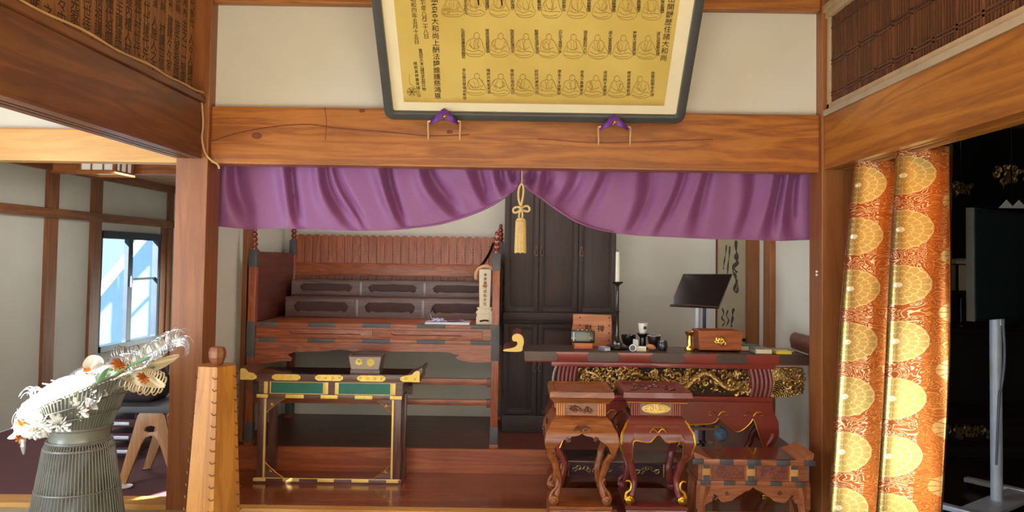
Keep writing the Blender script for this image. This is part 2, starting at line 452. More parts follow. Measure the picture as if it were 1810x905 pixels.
struct('trim_11', rb, wood('right_beam_wood', srgb(194, 132, 56), srgb(168, 104, 40), srgb(122, 68, 28), 'Y', 1.2, 0.42, 0.1, 0.5))
struct('trim_12', B(RX - 0.008, RX + 0.12, -1.5, CY - 0.0, zr1, zr1 + 0.035, bev=0.004), plain('weathered_sill', srgb(176, 158, 134), 0.7, var=0.1))
struct('wall_left_upper', B(LX - 0.12, LX - 0.09, -1.5, CY, zl1, 3.5), 'brownY')
struct('wall_right_upper', B(RX + 0.10, RX + 0.13, -1.5, CY, 3.1, 3.5), 'plaster')
# left side room
AX = -4.3
zl2, zl3 = PZ(150, 286, 4.66), PZ(150, 229, 4.66)
struct('trim_13', B(AX, CL0, 4.64, 4.76, zl2, zl3, bev=0.008), 'pineX')
struct('wall_side_upper', B(AX, CL0, 4.69, 4.75, zl3, 3.5), 'plaster')
struct('floor_side_room', B(AX, -2.04, 4.80, 9.5, -0.06, -0.002), 'carpet')
struct('trim_14', B(AX, CL0, 4.62, 4.70, -0.06, 0.012, bev=0.003), 'pineX')
struct('trim_15', B(AX, CL0, 4.715, 4.80, -0.06, 0.006, bev=0.003), 'pineX')
struct('ceiling_side_room', B(AX, -2.04, 4.75, 9.5, 2.33, 2.37), wood('ceiling_boards', srgb(188, 150, 112), srgb(172, 130, 94), srgb(146, 104, 72), 'X', 1.4, 0.35, 0.2, 0.4))
struct('trim_16', B(AX, -2.04, 6.95, 7.07, 2.22, 2.33, bev=0.004), wood('cross_rail', srgb(196, 128, 70), srgb(172, 100, 50), srgb(138, 74, 36), 'X', 1.4, 0.4, 0.1, 0.4))
WY0, WY1, WZ0, WZ1 = 7.88, 9.16, 0.50, 1.71
w = MB()
w.box(AX - 0.05, AX, 4.75, WY0, 0, 2.37); w.box(AX - 0.05, AX, WY1, 9.5, 0, 2.37)
w.box(AX - 0.05, AX, WY0, WY1, 0, WZ0); w.box(AX - 0.05, AX, WY0, WY1, WZ1, 2.37)
struct('wall_side_room', w, 'plaster_side')
struct('wall_side_room_far', B(AX - 0.05, -2.0, 9.45, 9.5, 0, 2.37), 'plaster_side')
def sidepost(n, y0, y1): struct('trim_%d' % n, B(AX, AX + 0.03, y0, y1, 0, 2.33, bev=0.003), 'brownZ')
sidepost(17, 6.93, 7.10); sidepost(18, 7.66, 7.84); sidepost(19, 9.32, 9.45)
struct('trim_20', B(AX, AX + 0.045, 4.8, 9.45, 1.815, 1.90, bev=0.003), 'brownY')
struct('trim_21', B(AX, AX + 0.05, 4.8, 9.45, 2.24, 2.33, bev=0.003), 'brownY')
struct('trim_22', B(AX, AX + 0.012, WY1 + 0.02, 9.32, WZ0, 1.815), 'brownZ')
# the window of the side room
wf = MB()
for z0, z1 in ((WZ0 - 0.02, WZ0 + 0.04), (WZ1 - 0.06, WZ1 + 0.02)): wf.box(AX - 0.06, AX + 0.035, WY0, WY1, z0, z1, bev=0.003)
for y0, y1 in ((WY0, WY0 + 0.02), (WY1 - 0.05, WY1)): wf.box(AX - 0.06, AX + 0.012, y0, y1, WZ0, WZ1, bev=0.003)
WM = (WY0 + WY1) / 2 - 0.06
wf.box(AX - 0.03, AX + 0.02, WM - 0.05, WM + 0.05, WZ0, WZ1, bev=0.003)
wf.box(AX - 0.045, AX - 0.01, WM, WY1, 1.20, 1.225)
win = struct('window_1', wf, 'alu')
part('lock', MB().box(AX + 0.02, AX + 0.045, WM - 0.02, WM + 0.02, 1.13, 1.25, bev=0.006), 'silver', win)
gl, nt, pb = _nt('window_glass')
tr = nt.nodes.new('ShaderNodeBsdfTransparent'); tr.inputs[0].default_value = (0.9, 0.97, 1.0, 1)
gs = nt.nodes.new('ShaderNodeBsdfGlossy'); gs.inputs['Roughness'].default_value = 0.05
ms = nt.nodes.new('ShaderNodeMixShader'); ms.inputs[0].default_value = 0.07
nt.links.new(tr.outputs[0], ms.inputs[1]); nt.links.new(gs.outputs[0], ms.inputs[2])
nt.links.new(ms.outputs[0], nt.nodes['Material Output'].inputs['Surface'])
M['glass'] = gl
part('pane', B(AX - 0.032, AX - 0.026, WY0 + 0.03, WM, WZ0 + 0.03, WZ1 - 0.05), 'glass', win)
part('pane', B(AX - 0.02, AX - 0.014, WM, WY1 - 0.04, WZ0 + 0.03, WZ1 - 0.05), 'glass', win)
# outside: a pale gabled house next door
nb = MB().plate([[(8.5, -2.02), (24, -2.02), (24, 7.4), (22, 6.6)]], -7.2, -7.0, 'YZ')
house = thing('neighbour_house', 'pale blue house wall with a sloping edge seen outside the left window', 'house', (-7.1, 14, -2))
part('gable_wall', nb, plain('pale_blue_render', srgb(176, 208, 232), 0.9, var=0.04), house)
# hall shell around the viewer
# unseen holes cut to aim the sun: low for floor bounce, slanted onto bouquet
struct('wall_hall_left', MB().plate([[(-2.6, 0), (4.75, 0), (4.75, 3.5), (-2.6, 3.5)], [(-0.3, 0.1), (1.1, 0.1), (1.1, 1.0), (-0.3, 1.0)],
       [(1.45, 2.08), (1.45, 2.42), (0.40, 3.26), (0.40, 3.06)]], AX - 0.05, AX, 'YZ'), 'plaster')
struct('wall_hall_front', MB().plate([[(AX, 0), (RX + .1, 0), (RX + .1, 3.5), (AX, 3.5)], [(-3.6, .05), (1.4, .05), (1.4, 2.3), (-3.6, 2.3)]], -2.66, -2.6), 'plaster')
struct('wall_hall_right', B(RX + 0.02, RX + 0.14, -2.6, 1.72, 0, 3.1), 'plaster')
struct('ceiling_hall', B(AX, 5.3, -2.6, 4.75, 3.5, 3.54), 'pineX')
# sanctuary on the right, its gloom put into dark surface colours
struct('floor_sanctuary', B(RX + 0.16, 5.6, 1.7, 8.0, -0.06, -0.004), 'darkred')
struct('wall_sanctuary_back', B(2.0, 5.6, 7.6, 7.66, 0, 3.5), 'roomshade')
struct('wall_sanctuary_right', B(5.55, 5.6, 1.7, 7.6, 0, 3.5), 'roomshade')
struct('wall_sanctuary_left', MB().box(2.045, 2.06, 4.75, 7.6, 0, 3.5), 'roomshade')
struct('wall_sanctuary_front', B(RX + 0.14, 5.55, 1.67, 1.72, 0, 3.5), 'roomshade')
struct('ceiling_sanctuary', B(2.0, 5.6, 4.76, 7.66, 2.95, 3.0), 'roomshade')
struct('wall_sanctuary_transom', B(CR1, 5.55, 4.66, 4.72, 2.35, 3.5), 'roomshade')
# ------------------------------------------------------------------ dark cabinet
def make_cabinet():
    Y0, Y1 = 5.95, 6.5
    xl, xr = PX(889, 600, Y0), PX(1088, 600, Y0)
    t = thing('cabinet', 'tall dark brown cabinet with panelled doors standing behind the tassel', 'cabinet', ((xl + xr) / 2, Y0, 0.167))
    zt = 2.12
    part('body', MB().box(xl, xr, Y0 + 0.022, Y1, 0.167, zt, bev=0.004), 'cabZ', t)
    part('plinth', B(xl, xr, Y0, Y0 + 0.03, 0.167, PZ(985, 735, Y0), bev=0.003), 'cabX', t)
    part('waist_moulding', MB().box(xl - 0.004, xr + 0.004, Y0 - 0.012, Y0 + 0.03, PZ(985, 567, Y0), PZ(985, 556, Y0), bev=0.004)
         .box(xl, xr, Y0 - 0.004, Y0 + 0.03, PZ(985, 572, Y0), PZ(985, 553, Y0), bev=0.003), 'cabX', t)
    def door(x0, x1, z0, z1):
        b = 0.032
        d = MB()
        d.box(x0, x0 + b, Y0, Y0 + 0.022, z0, z1, bev=0.003); d.box(x1 - b, x1, Y0, Y0 + 0.022, z0, z1, bev=0.003)
        d.box(x0 + b, x1 - b, Y0, Y0 + 0.022, z0, z0 + b, bev=0.003); d.box(x0 + b, x1 - b, Y0, Y0 + 0.022, z1 - b, z1, bev=0.003)
        d.box(x0 + b + 0.012, x1 - b - 0.012, Y0 + 0.006, Y0 + 0.022, z0 + b + 0.012, z1 - b - 0.012, bev=0.006)
        d.box(x0 + b - 0.002, x1 - b + 0.002, Y0 + 0.014, Y0 + 0.022, z0 + b, z1 - b)
        return part('door', d, 'cabZ', t)
    def handle(dr, x, z):
        h = MB().ball((x, Y0 - 0.006, z), 0.007, seg=10)
        h.tube(smoothpts([(x, Y0 - 0.012, z), (x - 0.009, Y0 - 0.014, z - 0.03), (x - 0.012, Y0 - 0.012, z - 0.06), (x, Y0 - 0.012, z - 0.068),
                          (x + 0.012, Y0 - 0.012, z - 0.06), (x + 0.009, Y0 - 0.014, z - 0.03)], 4, True), 0.0028, 6, True)
        part('handle', h, M['handle'], dr)
    M['handle'] = plain('bronze_handle', srgb(128, 100, 80), 0.4, 0.6)
    xs = [xl + 0.003, PX(952, 500, Y0), PX(1022, 500, Y0), xr - 0.003]
    zu0, zu1 = PZ(985, 552, Y0), zt - 0.02
    d0 = [door(xs[i] + 0.003, xs[i + 1] - 0.003, zu0, zu1) for i in range(3)]
    zh = PZ(950, 436, Y0)
    handle(d0[0], xs[1] - 0.022, zh); handle(d0[1], xs[1] + 0.022, zh); handle(d0[2], xs[2] + 0.022, zh)
    zu0, zu1 = PZ(985, 733, Y0), PZ(985, 573, Y0)
    d1 = [door(xs[i] + 0.003, xs[i + 1] - 0.003, zu0, zu1) for i in range(3)]
    zh = PZ(950, 640, Y0)
    handle(d1[0], xs[1] - 0.02, zh); handle(d1[1], xs[1] + 0.02, zh)
make_cabinet()

# ------------------------------------------------------------------ tiered altar shelf
def finial(mb, x, y, z, s=1.0):
    prof = [(0.024, 0), (0.024, .012), (0.016, .018), (0.025, .034), (0.025, .044), (0.015, .054), (0.024, .070), (0.024, .080), (0.014, .090),
            (0.021, .105), (0.021, .116), (0.012, .126), (0.016, .138), (0.013, .152), (0.003, .162)]
    return mb.lathe((x, y, z), [(r * s, h * s) for r, h in prof], 20)
def make_shelf():
    Y0, Y1 = 5.47, 6.42
    a = 0.026
    xl, xr = PX(443, 600, Y0 - a), PX(875.5, 600, Y0 - a)
    t = thing('altar_shelf', 'large red-brown tiered altar shelf with beaded corner posts and dark metal fittings', 'altar shelf', ((xl + xr) / 2, Y0, 0.167))
    zb = 0.167
    zpt = PZ(660, 444, Y0 - a)               # post top
    ztab = PZ(660, 573, Y0 - a)              # table level
    for (x, y) in ((xl, Y0), (xr, Y0), (xl, Y1), (xr, Y1)):
        top = zpt if y == Y0 else zpt + 0.09
        p = part('post', B(x - a, x + a, y - a, y + a, zb, top, bev=0.003), 'shelfZ', t)
        fm = MB()
        for z0, z1 in ((top - 0.125, top), (PZ(660, 634, Y0), PZ(660, 571, Y0)), (zb, zb + 0.155)):
            fm.box(x - a - 0.003, x + a + 0.003, y - a - 0.003, y + a + 0.003, z0, z1, bev=0.002)
        each('fitting', fm, 'iron', p)
        part('finial', finial(MB(), x, y, top, 1.0), M['bead'], p)
        part('foot', B(x - a - 0.006, x + a + 0.006, y - a - 0.006, y + a + 0.006, zb, zb + 0.03, bev=0.004), 'shelfX', p)
    xi0, xi1 = xl + a, xr - a
    # table top
    part('table_top', B(xi0, xi1, Y0 - 0.02, Y1, ztab - 0.022, ztab, bev=0.002), 'shelfX', t)
    band = MB(); band2 = MB()
    zq0, zq1 = PZ(660, 606, Y0), PZ(660, 599.5, Y0)
    segs = [(459, 491), (545, 593), (641, 690), (737, 787), (832, 866)]
    for s0, s1 in segs:
        q0, q1 = PX(s0, 600, Y0), PX(s1, 600, Y0)
        band.box(max(q0, xi0), min(q1, xi1), Y0 - 0.0235, Y0 + 0.06, ztab - 0.024, ztab + 0.002, bev=0.001)
        band2.box(max(q0, xi0), min(q1, xi1), Y0 - 0.0235, Y0, zq0 - 0.001, zq1 + 0.001, bev=0.001)
    each('edge_fitting', band, 'iron', t)
    dz0, dz1 = PZ(660, 598.5, Y0), PZ(660, 582, Y0)
    part('frame', MB().box(xi0, xi1, Y0 - 0.004, Y0 + 0.05, zq0 - 0.01, ztab - 0.02).box(xi0, xi1, Y1 - 0.05, Y1, zq0 - 0.05, ztab - 0.02)
         .box(xi0, xi0 + 0.03, Y0, Y1, zq0 - 0.05, ztab - 0.02).box(xi1 - 0.03, xi1, Y0, Y1, zq0 - 0.05, ztab - 0.02), 'shelfX', t)
    part('lower_rail', B(xi0, xi1, Y0 - 0.02, Y0, zq0, zq1, bev=0.002), 'shelfX', t)
    each('rail_fitting', band2, 'iron', t)
    # two wide drawers with a long finger groove each
    for d0, d1, g0, g1 in ((472, 659, 513, 638), (661, 853, 692, 817)):
        x0, x1 = PX(d0, 590, Y0), PX(d1, 590, Y0)
        dr = part('drawer', B(x0, x1, Y0 - 0.016, Y0 + 0.02, dz0 + 0.004, dz1 - 0.004, bev=0.002), 'shelfX', t)
        h0, h1 = PX(g0, 590, Y0), PX(g1, 590, Y0); zz = (dz0 + dz1) / 2
        part('finger_groove', MB().tube([(h0, Y0 - 0.017, zz + 0.014), (h0 + 0.006, Y0 - 0.019, zz), (h0 + 0.03, Y0 - 0.019, zz - 0.004), (h1, Y0 - 0.018, zz - 0.004)], 0.0032, 6), M['groove'], dr)
    # apron with carved ends
    za = PZ(660, 625, Y0); z1 = zq0
    def X(p): return PX(p, 615, Y0)
    def Z(p): return PZ(660, p, Y0)
    ap = [(xi0, z1), (xi0, Z(645)), (X(480), Z(644)), (X(500), Z(640)), (X(516), Z(640)), (X(517), Z(634)), (X(510), Z(629)), (X(520), Z(624)), (X(575), Z(622)), (X(600), Z(618)), (X(625), Z(621)),
          (X(650), Z(619)), (X(680), Z(621)), (X(740), Z(620)), (X(790), Z(620)), (X(812), Z(625)), (X(806), Z(630)), (X(815), Z(635)), (X(840), Z(638)), (xi1, Z(637)), (xi1, z1)]
    part('apron', MB().plate([ap], Y0 - 0.012, Y0 + 0.008), 'shelfX', t)
    # back board: 25 scalloped slats
    zt = PZ(690, 417, Y1); zr = PZ(690, 466, Y1); n = 25
    bb = MB(); gap = 0.003; wdt = (xi1 - xi0) / n
    for i in range(n):
        x0 = xi0 + i * wdt + gap / 2; x1 = x0 + wdt - gap
        top = [(x1 - (x1 - x0) * (0.5 - 0.5 * math.cos(PI * k / 8)), zt - 0.016 + 0.02 * math.sin(PI * k / 8)) for k in range(9)]
        bb.extrude([(x0, ztab), (x1, ztab)] + top, Y1 - 0.006 - 0.002 * (i % 2), Y1 + 0.012)
    bp = part('back_board', bb, 'shelfZ', t)
    dl = MB()
    for i in range(n + 1):
        for k in range(6): dl.ball((xi0 + i * wdt, Y1 - 0.009, zr + 0.03 + k * 0.024), 0.0045, 0.003, 0.005, 6)
    part('bead_rows', dl, 'maroonX', bp)
    part('back_rail', B(xi0, xi1, Y1 - 0.03, Y1 - 0.008, PZ(690, 488, Y1), zr, bev=0.003), 'shelfX', t)
    # side boards with small saw-tooth tops
    for s, xx in (('l', xl), ('r', xr)):
        n2 = 14; yy0, yy1 = Y0 + a, Y1 - a
        prof = [(yy0, ztab), (yy1, ztab)]
        for k in range(n2 * 2 + 1):
            y = lerp(yy1, yy0, k / (n2 * 2)); prof.append((y, zpt - 0.03 + (0.016 if k % 2 else 0.0)))
        part('side_board', MB().plate([prof], xx - 0.009, xx + 0.009, 'YZ'), 'maroonY', t)
    # two steps with cusped openings, divided by metal strips
    for (yf, zt_, zb_, s0, s1, dv) in ((5.98, PZ(690, 527, 5.98), ztab, 505, 868, (631, 748)), (6.2, PZ(690, 496, 6.2), PZ(690, 527, 5.98), 515, 866, (637, 750))):
        x0, x1 = max(xi0, PX(s0, 530, yf)) , xi1 - 0.012
        st = part('step', MB().box(x0, x1, yf - 0.012, Y1 - 0.04, zt_ - 0.012, zt_, bev=0.002), 'stepX', t)
        part('step_body', B(x0, x1, yf + 0.03, Y1 - 0.04, zb_, zt_ - 0.012), 'darkstep', st)
        fz0, fz1 = zb_ + 0.008, zt_ - 0.012
        holes = []
        xd = [x0] + [PX(d, 530, yf) for d in dv] + [x1]
        zc, hz = lerp(fz0, fz1, 0.52), (fz1 - fz0) * 0.3
        for i in range(3):
            c = (xd[i] + xd[i + 1]) / 2; hw = (xd[i + 1] - xd[i]) * 0.38
            holes.append([(c - hw * .86, zc + hz), (c - hw * .3, zc + hz), (c, zc + hz * 1.12), (c + hw * .3, zc + hz), (c + hw * .86, zc + hz), (c + hw * 1.0, zc + hz * .3), (c + hw * .95, zc - hz * .6),
                          (c + hw * .84, zc - hz), (c + hw * .74, zc - hz * .6), (c + hw * .5, zc - hz * .85), (c, zc - hz * .7), (c - hw * .5, zc - hz * .85), (c - hw * .74, zc - hz * .6), (c - hw * .84, zc - hz), (c - hw * .95, zc - hz * .6), (c - hw * 1.0, zc + hz * .3)])
        part('step_front', MB().plate([[(x0, fz0), (x1, fz0), (x1, fz1), (x0, fz1)]] + holes, yf, yf + 0.012), 'stepX', st)
        part('step_sill', B(x0, x1, yf - 0.02, yf + 0.02, zb_, fz0 + 0.002, bev=0.002), 'deskX', st)
        for d in xd[1:3]:
            sm = part('divider_strip', B(d - 0.012, d + 0.012, yf - 0.008, yf + 0.004, fz0, fz1, bev=0.002), M['stripmetal'], st)
    # lower stretchers
    for p0, p1 in ((680, 669), (716, 706)):
        part('stretcher', B(xi0, xi1 - 0.0, Y0 - 0.01, Y0 + 0.012, PZ(800, p0, Y0), PZ(800, p1, Y0), bev=0.002), 'shelfX', t)
        part('stretcher_clip', B(xi1 - 0.03, xi1, Y0 - 0.016, Y0 + 0.014, PZ(800, p0 + 3, Y0), PZ(800, p1 - 1, Y0), bev=0.002), 'maroonX', t)
    return xl, xr, ztab
M['stepX'] = wood('step_front_wood', srgb(128, 92, 84), srgb(104, 72, 66), srgb(78, 52, 48), 'X', 3.0, 0.35, 0.2, 0.4)
M['darkstep'] = plain('dark_red_step_ground', srgb(72, 30, 24), .5)
M['stripmetal'] = plain('pewter_strip', srgb(132, 126, 128), .4, .4)
M['bead'] = plain('glossy_red_brown_bead', srgb(138, 62, 40), 0.2, coat=0.5, var=0.15, scale=20)
M['groove'] = plain('groove_dark_wood', srgb(92, 46, 30), 0.6)
SXL, SXR, ZTAB = make_shelf()

# pale memorial tablet on the shelf
def vcol(mb, text, x, ztop, pitch, size, y):
    for i, ch in enumerate(text):
        mb.glyph(ch, Matrix(((1, 0, 0, x), (0, 0, -1, y), (0, 1, 0, ztop - (i + 0.5) * pitch), (0, 0, 0, 1))), size)
def make_tablet():
    y = 5.56; cx = PX(857, 520, y); k = y / F_PX
    t = thing('memorial_tablet', 'pale unpainted wooden memorial tablet with brushed characters beside the shelf post', 'tablet', (cx, y, ZTAB))
    z = ZTAB
    base = [(15, 0), (15, 2), (14.2, 3), (14.2, 12), (13, 16), (13, 19), (14.5, 20), (14.5, 23), (11.5, 25), (11.5, 27), (13, 28), (13, 30)]
    mb = MB().rings([[(cx + sx * w * k, y + sy * w * k * 0.55, z + h * k) for sx, sy in ((-1, -1), (1, -1), (1, 1), (-1, 1))] for w, h in base])
    bs = part('base', mb, 'rawwood', t)
    part('base_slot', MB().tube(smoothpts([(cx - 8 * k, y - 8.7 * k, z + 6 * k), (cx, y - 8.9 * k, z + 7.5 * k), (cx + 8 * k, y - 8.7 * k, z + 7 * k)], 4), 1.6 * k, 6), 'ink', bs)
    zb, zt = z + 30 * k, z + 97 * k
    bd = part('board', MB().rings([[(cx + sx * w * k, y + sy * 0.012, h) for sx, sy in ((-1, -1), (1, -1), (1, 1), (-1, 1))] for w, h in ((9, zb), (10, zb + 30 * k), (10.5, zt - 2 * k), (9.5, zt))]), 'rawwood', t)
    tx = MB(); vcol(tx, '本室静蘭成佑女位', cx + 0.5 * k, zt - 6 * k, 7.3 * k, 6 * k, y - 0.0135)
    part('lettering', tx, 'ink', bd, smooth=0)
    sq = MB()
    for i in range(3): sq.tube([(cx - 5 * k + 3 * i * k, y - 0.0145, z + (66 + 2 * i) * k), (cx + 1 * k + 2 * i * k, y - 0.0145, z + (74 - 3 * i) * k)], 0.7 * k, 5)
    part('orange_stamp', sq, plain('orange_stamp_ink', srgb(214, 120, 60), 0.8), bd)
    ring = [(cx + 17 * k * math.cos(a), y + 0.03, z + 85 * k + 17 * k * math.sin(a)) for a in [PI * (-0.12 + 1.24 * i / 24) for i in range(25)]]
    part('round_crown', MB().tube(ring, 3.2 * k, 8), plain('tan_wood', srgb(196, 150, 112), 0.6), t)
make_tablet()
y = 6.3
st = smoothpts([(PX(872, 430, 6.36), 6.36, PZ(872, 430, 6.36)), (PX(866, 446, 6.3), 6.3, PZ(866, 446, 6.3)), (PX(856, 463, 6.2), 6.2, PZ(856, 463, 6.2)), (PX(848, 473, 6.0), 6.0, PZ(848, 473, 6.0)), (PX(847, 478, 5.66), 5.66, PZ(846, 482, 5.66))], 6)
solo('strap', MB().tube(st, 0.013, 8, flat=0.25), 'black', 'black strap slanting down from the shelf back to the tablet top', 'strap', tuple(st[0]))
# papers and pen on the shelf
y = 5.53
x0, x1 = PX(752, 570, y), PX(831, 570, y)
bk = thing('booklet', 'thin lavender booklet lying on the altar shelf', 'booklet', ((x0 + x1) / 2, y, ZTAB))
part('cover', MB().box(x0, x1, y - 0.05, y + 0.12, ZTAB + 0.0145, ZTAB + 0.017).box(x0, x1, y - 0.05, y + 0.12, ZTAB, ZTAB + 0.003).box(x0, x0 + 0.003, y - 0.05, y + 0.12, ZTAB, ZTAB + 0.017), 'lav', bk)
part('pages', B(x0 + 0.003, x1 - 0.003, y - 0.048, y + 0.118, ZTAB + 0.003, ZTAB + 0.014), 'white', bk)
zz = ZTAB + 0.017
bd = thing('prayer_beads', 'blue and white bead string coiled on the lavender booklet', 'beads', (PX(775, 563, y), y, zz))
mb = MB()
for i in range(16):
    a = 2 * PI * i / 16; mb.ball((PX(775, 563, y) + 0.033 * math.cos(a), y + 0.01 + 0.028 * math.sin(a), zz + 0.009 + 0.004 * (i % 3)), 0.0088, seg=8)
part('bead', mb, plain('pale_blue_beads', srgb(176, 184, 214), 0.25, coat=0.4, var=0.3, scale=60), bd)
part('cord_end', MB().tube(smoothpts([(PX(765, 555, y), y + 0.03, zz + 0.006), (PX(760, 552, y), y + 0.04, zz + 0.05), (PX(762, 546, y), y + 0.05, zz + 0.085), (PX(764, 541, y), y + 0.06, zz + 0.1)], 5), 0.003, 6), 'black', bd)
pn = thing('pen', 'slim dark pen lying across the lavender booklet', 'pen', (PX(805, 565, y), y + 0.02, zz))
part('barrel', MB().cyl((PX(790, 565, y), y, zz + 0.005), (PX(818, 565, y), y + 0.05, zz + 0.005), 0.0048, n=10), 'black', pn)
part('clip', MB().box(PX(812, 565, y), PX(819, 565, y), y + 0.03, y + 0.034, zz + 0.009, zz + 0.012), 'silver', pn)

# ------------------------------------------------------------------ black and gold sutra desk
M['goldplate'] = plain('engraved_gold_plate', srgb(238, 206, 108), .38, .55, var=.12, scale=90, bump=.3, bscale=200)
def make_desk():
    Y0 = 5.14; D = 0.27; Y1 = Y0 + D
    def X(p): return PX(p, 690, Y0)
    def Z(p): return PZ(582, p, Y0)
    x0, x1 = X(426), X(742)
    lx0, lx1 = X(457), X(710)
    t = thing('sutra_desk', 'dark lacquered desk with gold plates and green frieze panels', 'desk', ((x0 + x1) / 2, Y0, 0))
    s0, s1 = Z(672.5), Z(661.5)
    tp = part('desk_top', B(x0, x1, Y0 - 0.02, Y1 + 0.02, s0, s1, bev=0.003), 'deskX', t)
    part('top_surface', B(x0 + 0.01, x1 - 0.01, Y0 - 0.012, Y1 + 0.012, s1, s1 + 0.003), 'black', tp)
    # upturned ends with gold shoes
    for s, xe in ((-1, x0), (1, x1)):
        fl = [(xe - s * 0.10, s1), (xe - s * 0.06, s1 + 0.008), (xe - s * 0.03, s1 + 0.02), (xe - s * 0.004, s1 + (0.044 if s > 0 else .03)), (xe + s * 0.012, s1 + (0.054 if s > 0 else .036)), (xe + s * 0.016, s1 + (0.036 if s > 0 else .024)), (xe + s * 0.008, s1 + 0.012), (xe, s1)]
        fe = part('upturned_end', MB().plate([fl], Y0 - 0.008, Y1 + 0.012), 'deskX', t)
        gs_ = [(xe - s * 0.10, s1), (xe - s * 0.05, s1 + 0.008), (xe - s * 0.036, s1 + 0.026), (xe - s * 0.018, s1 + 0.034), (xe, s1 + 0.03), (xe, s1)]
        part('gold_shoe', MB().plate([gs_], Y0 - 0.024, Y0 - 0.008), 'goldpaint', fe)
    for a, b in ((426, 455), (482, 532), (558, 607), (632, 682), (708, 742)):
        pl = MB(); q0, q1 = X(a), X(b); zc = (s0 + s1) / 2; h = (s1 - s0) / 2 - 0.001
        l0 = 0 if a == 426 else 0.02; r0 = 0 if b == 742 else 0.02
        pl.plate([[(q0, zc - h * (.4 if l0 else 1)), (q0 + l0, zc - h), (q1 - r0, zc - h), (q1, zc - h * (.4 if r0 else 1)), (q1, zc + h * (.4 if r0 else 1)), (q1 - r0, zc + h), (q0 + l0, zc + h), (q0, zc + h * (.4 if l0 else 1))]], Y0 - 0.0235, Y0 - 0.0195)
        n = max(2, int((b - a) / 12))
        for i in range(n):
            xx = lerp(q0, q1, (i + 0.5) / n)
            curl(pl, (xx, Y0 - 0.024, zc), 0.011, 1.2, 0.003, i * 2.0)
        part('gold_plate', pl, M['goldplate'], tp)
    # frieze
    f1, f0 = Z(673.5), Z(697)
    fr = part('frieze', MB().box(lx0 - 0.012, lx1 + 0.012, Y0 - 0.006, Y0 + 0.012, f1 - 0.008, s0).box(lx0, lx1, Y0 + 0.004, Y1 - 0.004, f0, f1), 'deskX', t)
    gm = MB()
    for a, b in ((479, 571), (599, 690)):
        q0, q1 = X(a), X(b); p0, p1 = f0 + 0.004, f1 - 0.012
        part('green_panel', B(q0, q1, Y0 - 0.001, Y0 + 0.006, p0, p1), 'green', fr)
        for r in ((q0 - .008, q1 + .008, p0 - .008, p0), (q0 - .008, q1 + .008, p1, p1 + .008), (q0 - .008, q0, p0, p1), (q1, q1 + .008, p0, p1)):
            gm.box(r[0], r[1], Y0 - 0.005, Y0 + 0.006, r[2], r[3], bev=0.002)
    for a in (470, 577, 595.5, 696):
        gm.box(X(a) - 0.013, X(a) + 0.013, Y0 - 0.006, Y0 + 0.006, f0, f1 - 0.008, bev=0.003)
    each('gold_border', gm, 'goldpaint', fr)
    part('side_frieze', B(lx1 - 0.004, lx1 + 0.006, Y0 + 0.01, Y1, f0, f1), 'deskY', t)
    # second rail
    r1, r0 = Z(697), Z(705)
    ra = part('rail', MB().box(lx0 - 0.008, lx1 + 0.008, Y0 - 0.012, Y0 + 0.012, r0, r1, bev=0.002).box(lx0, lx1, Y1 - 0.02, Y1, r0 - 0.02, r1 - 0.01), 'deskX', t)
    gp = MB()
    for a, b in ((455, 475), (506, 538), (568, 598), (628, 659), (690, 711)):
        gp.box(X(a), X(b), Y0 - 0.015, Y0 - 0.011, r0 + 0.003, r1 - 0.003, bev=0.0018)
    each('gold_plate', gp, M['goldplate'], ra)
    part('rail_hook', MB().extrude([(Y1 - 0.02, r1 + 0.02), (Y1 + 0.0, r1 + 0.045), (Y1 + 0.012, r1 + 0.04), (Y1, r1 - 0.03), (Y1 - 0.02, r1 - 0.04)], lx1 + 0.006, lx1 + 0.035, 'YZ'), 'deskY', ra)
    # base rail
    b1, b0 = Z(845), 0.0
    ba = part('base_rail', MB().box(lx0 - 0.01, lx1 + 0.01, Y0 - 0.012, Y0 + 0.014, b0, b1, bev=0.002).box(lx0 - 0.006, lx0 + 0.03, Y0, Y1, b0, b1).box(lx1 - 0.03, lx1 + 0.006, Y0, Y1, b0, b1), 'deskX', t)
    gp = MB()
    for a, b in ((451, 473), (503, 532), (564, 593), (624, 654), (685, 706)):
        gp.box(X(a + 1.5), X(b + 1.5), Y0 - 0.015, Y0 - 0.011, b0 + 0.012, b1 - 0.001, bev=0.0018)
    each('gold_plate', gp, 'goldpaint', ba)
    part('gold_line', B(lx0, lx1, Y0 - 0.0135, Y0 - 0.011, b1 - 0.004, b1 + 0.001), 'goldpaint', ba)
    # legs with a gold inner edge
    for x0_, x1_, s in ((lx0, lx0 + 0.052, 1), (lx1 - 0.052, lx1, -1)):
        for yy in (Y0 - 0.004, Y1 - 0.045):
            lg = part('leg', B(x0_, x1_, yy, yy + 0.045, b1 - 0.003, r0 + 0.002, bev=0.003), 'deskZ', t)
            if yy < Y0:
                xi = x1_ if s > 0 else x0_
                part('gold_edge', B(xi - 0.010, xi + 0.003, yy - 0.003, yy + 0.012, b1, r0, bev=0.002), 'goldpaint', lg)
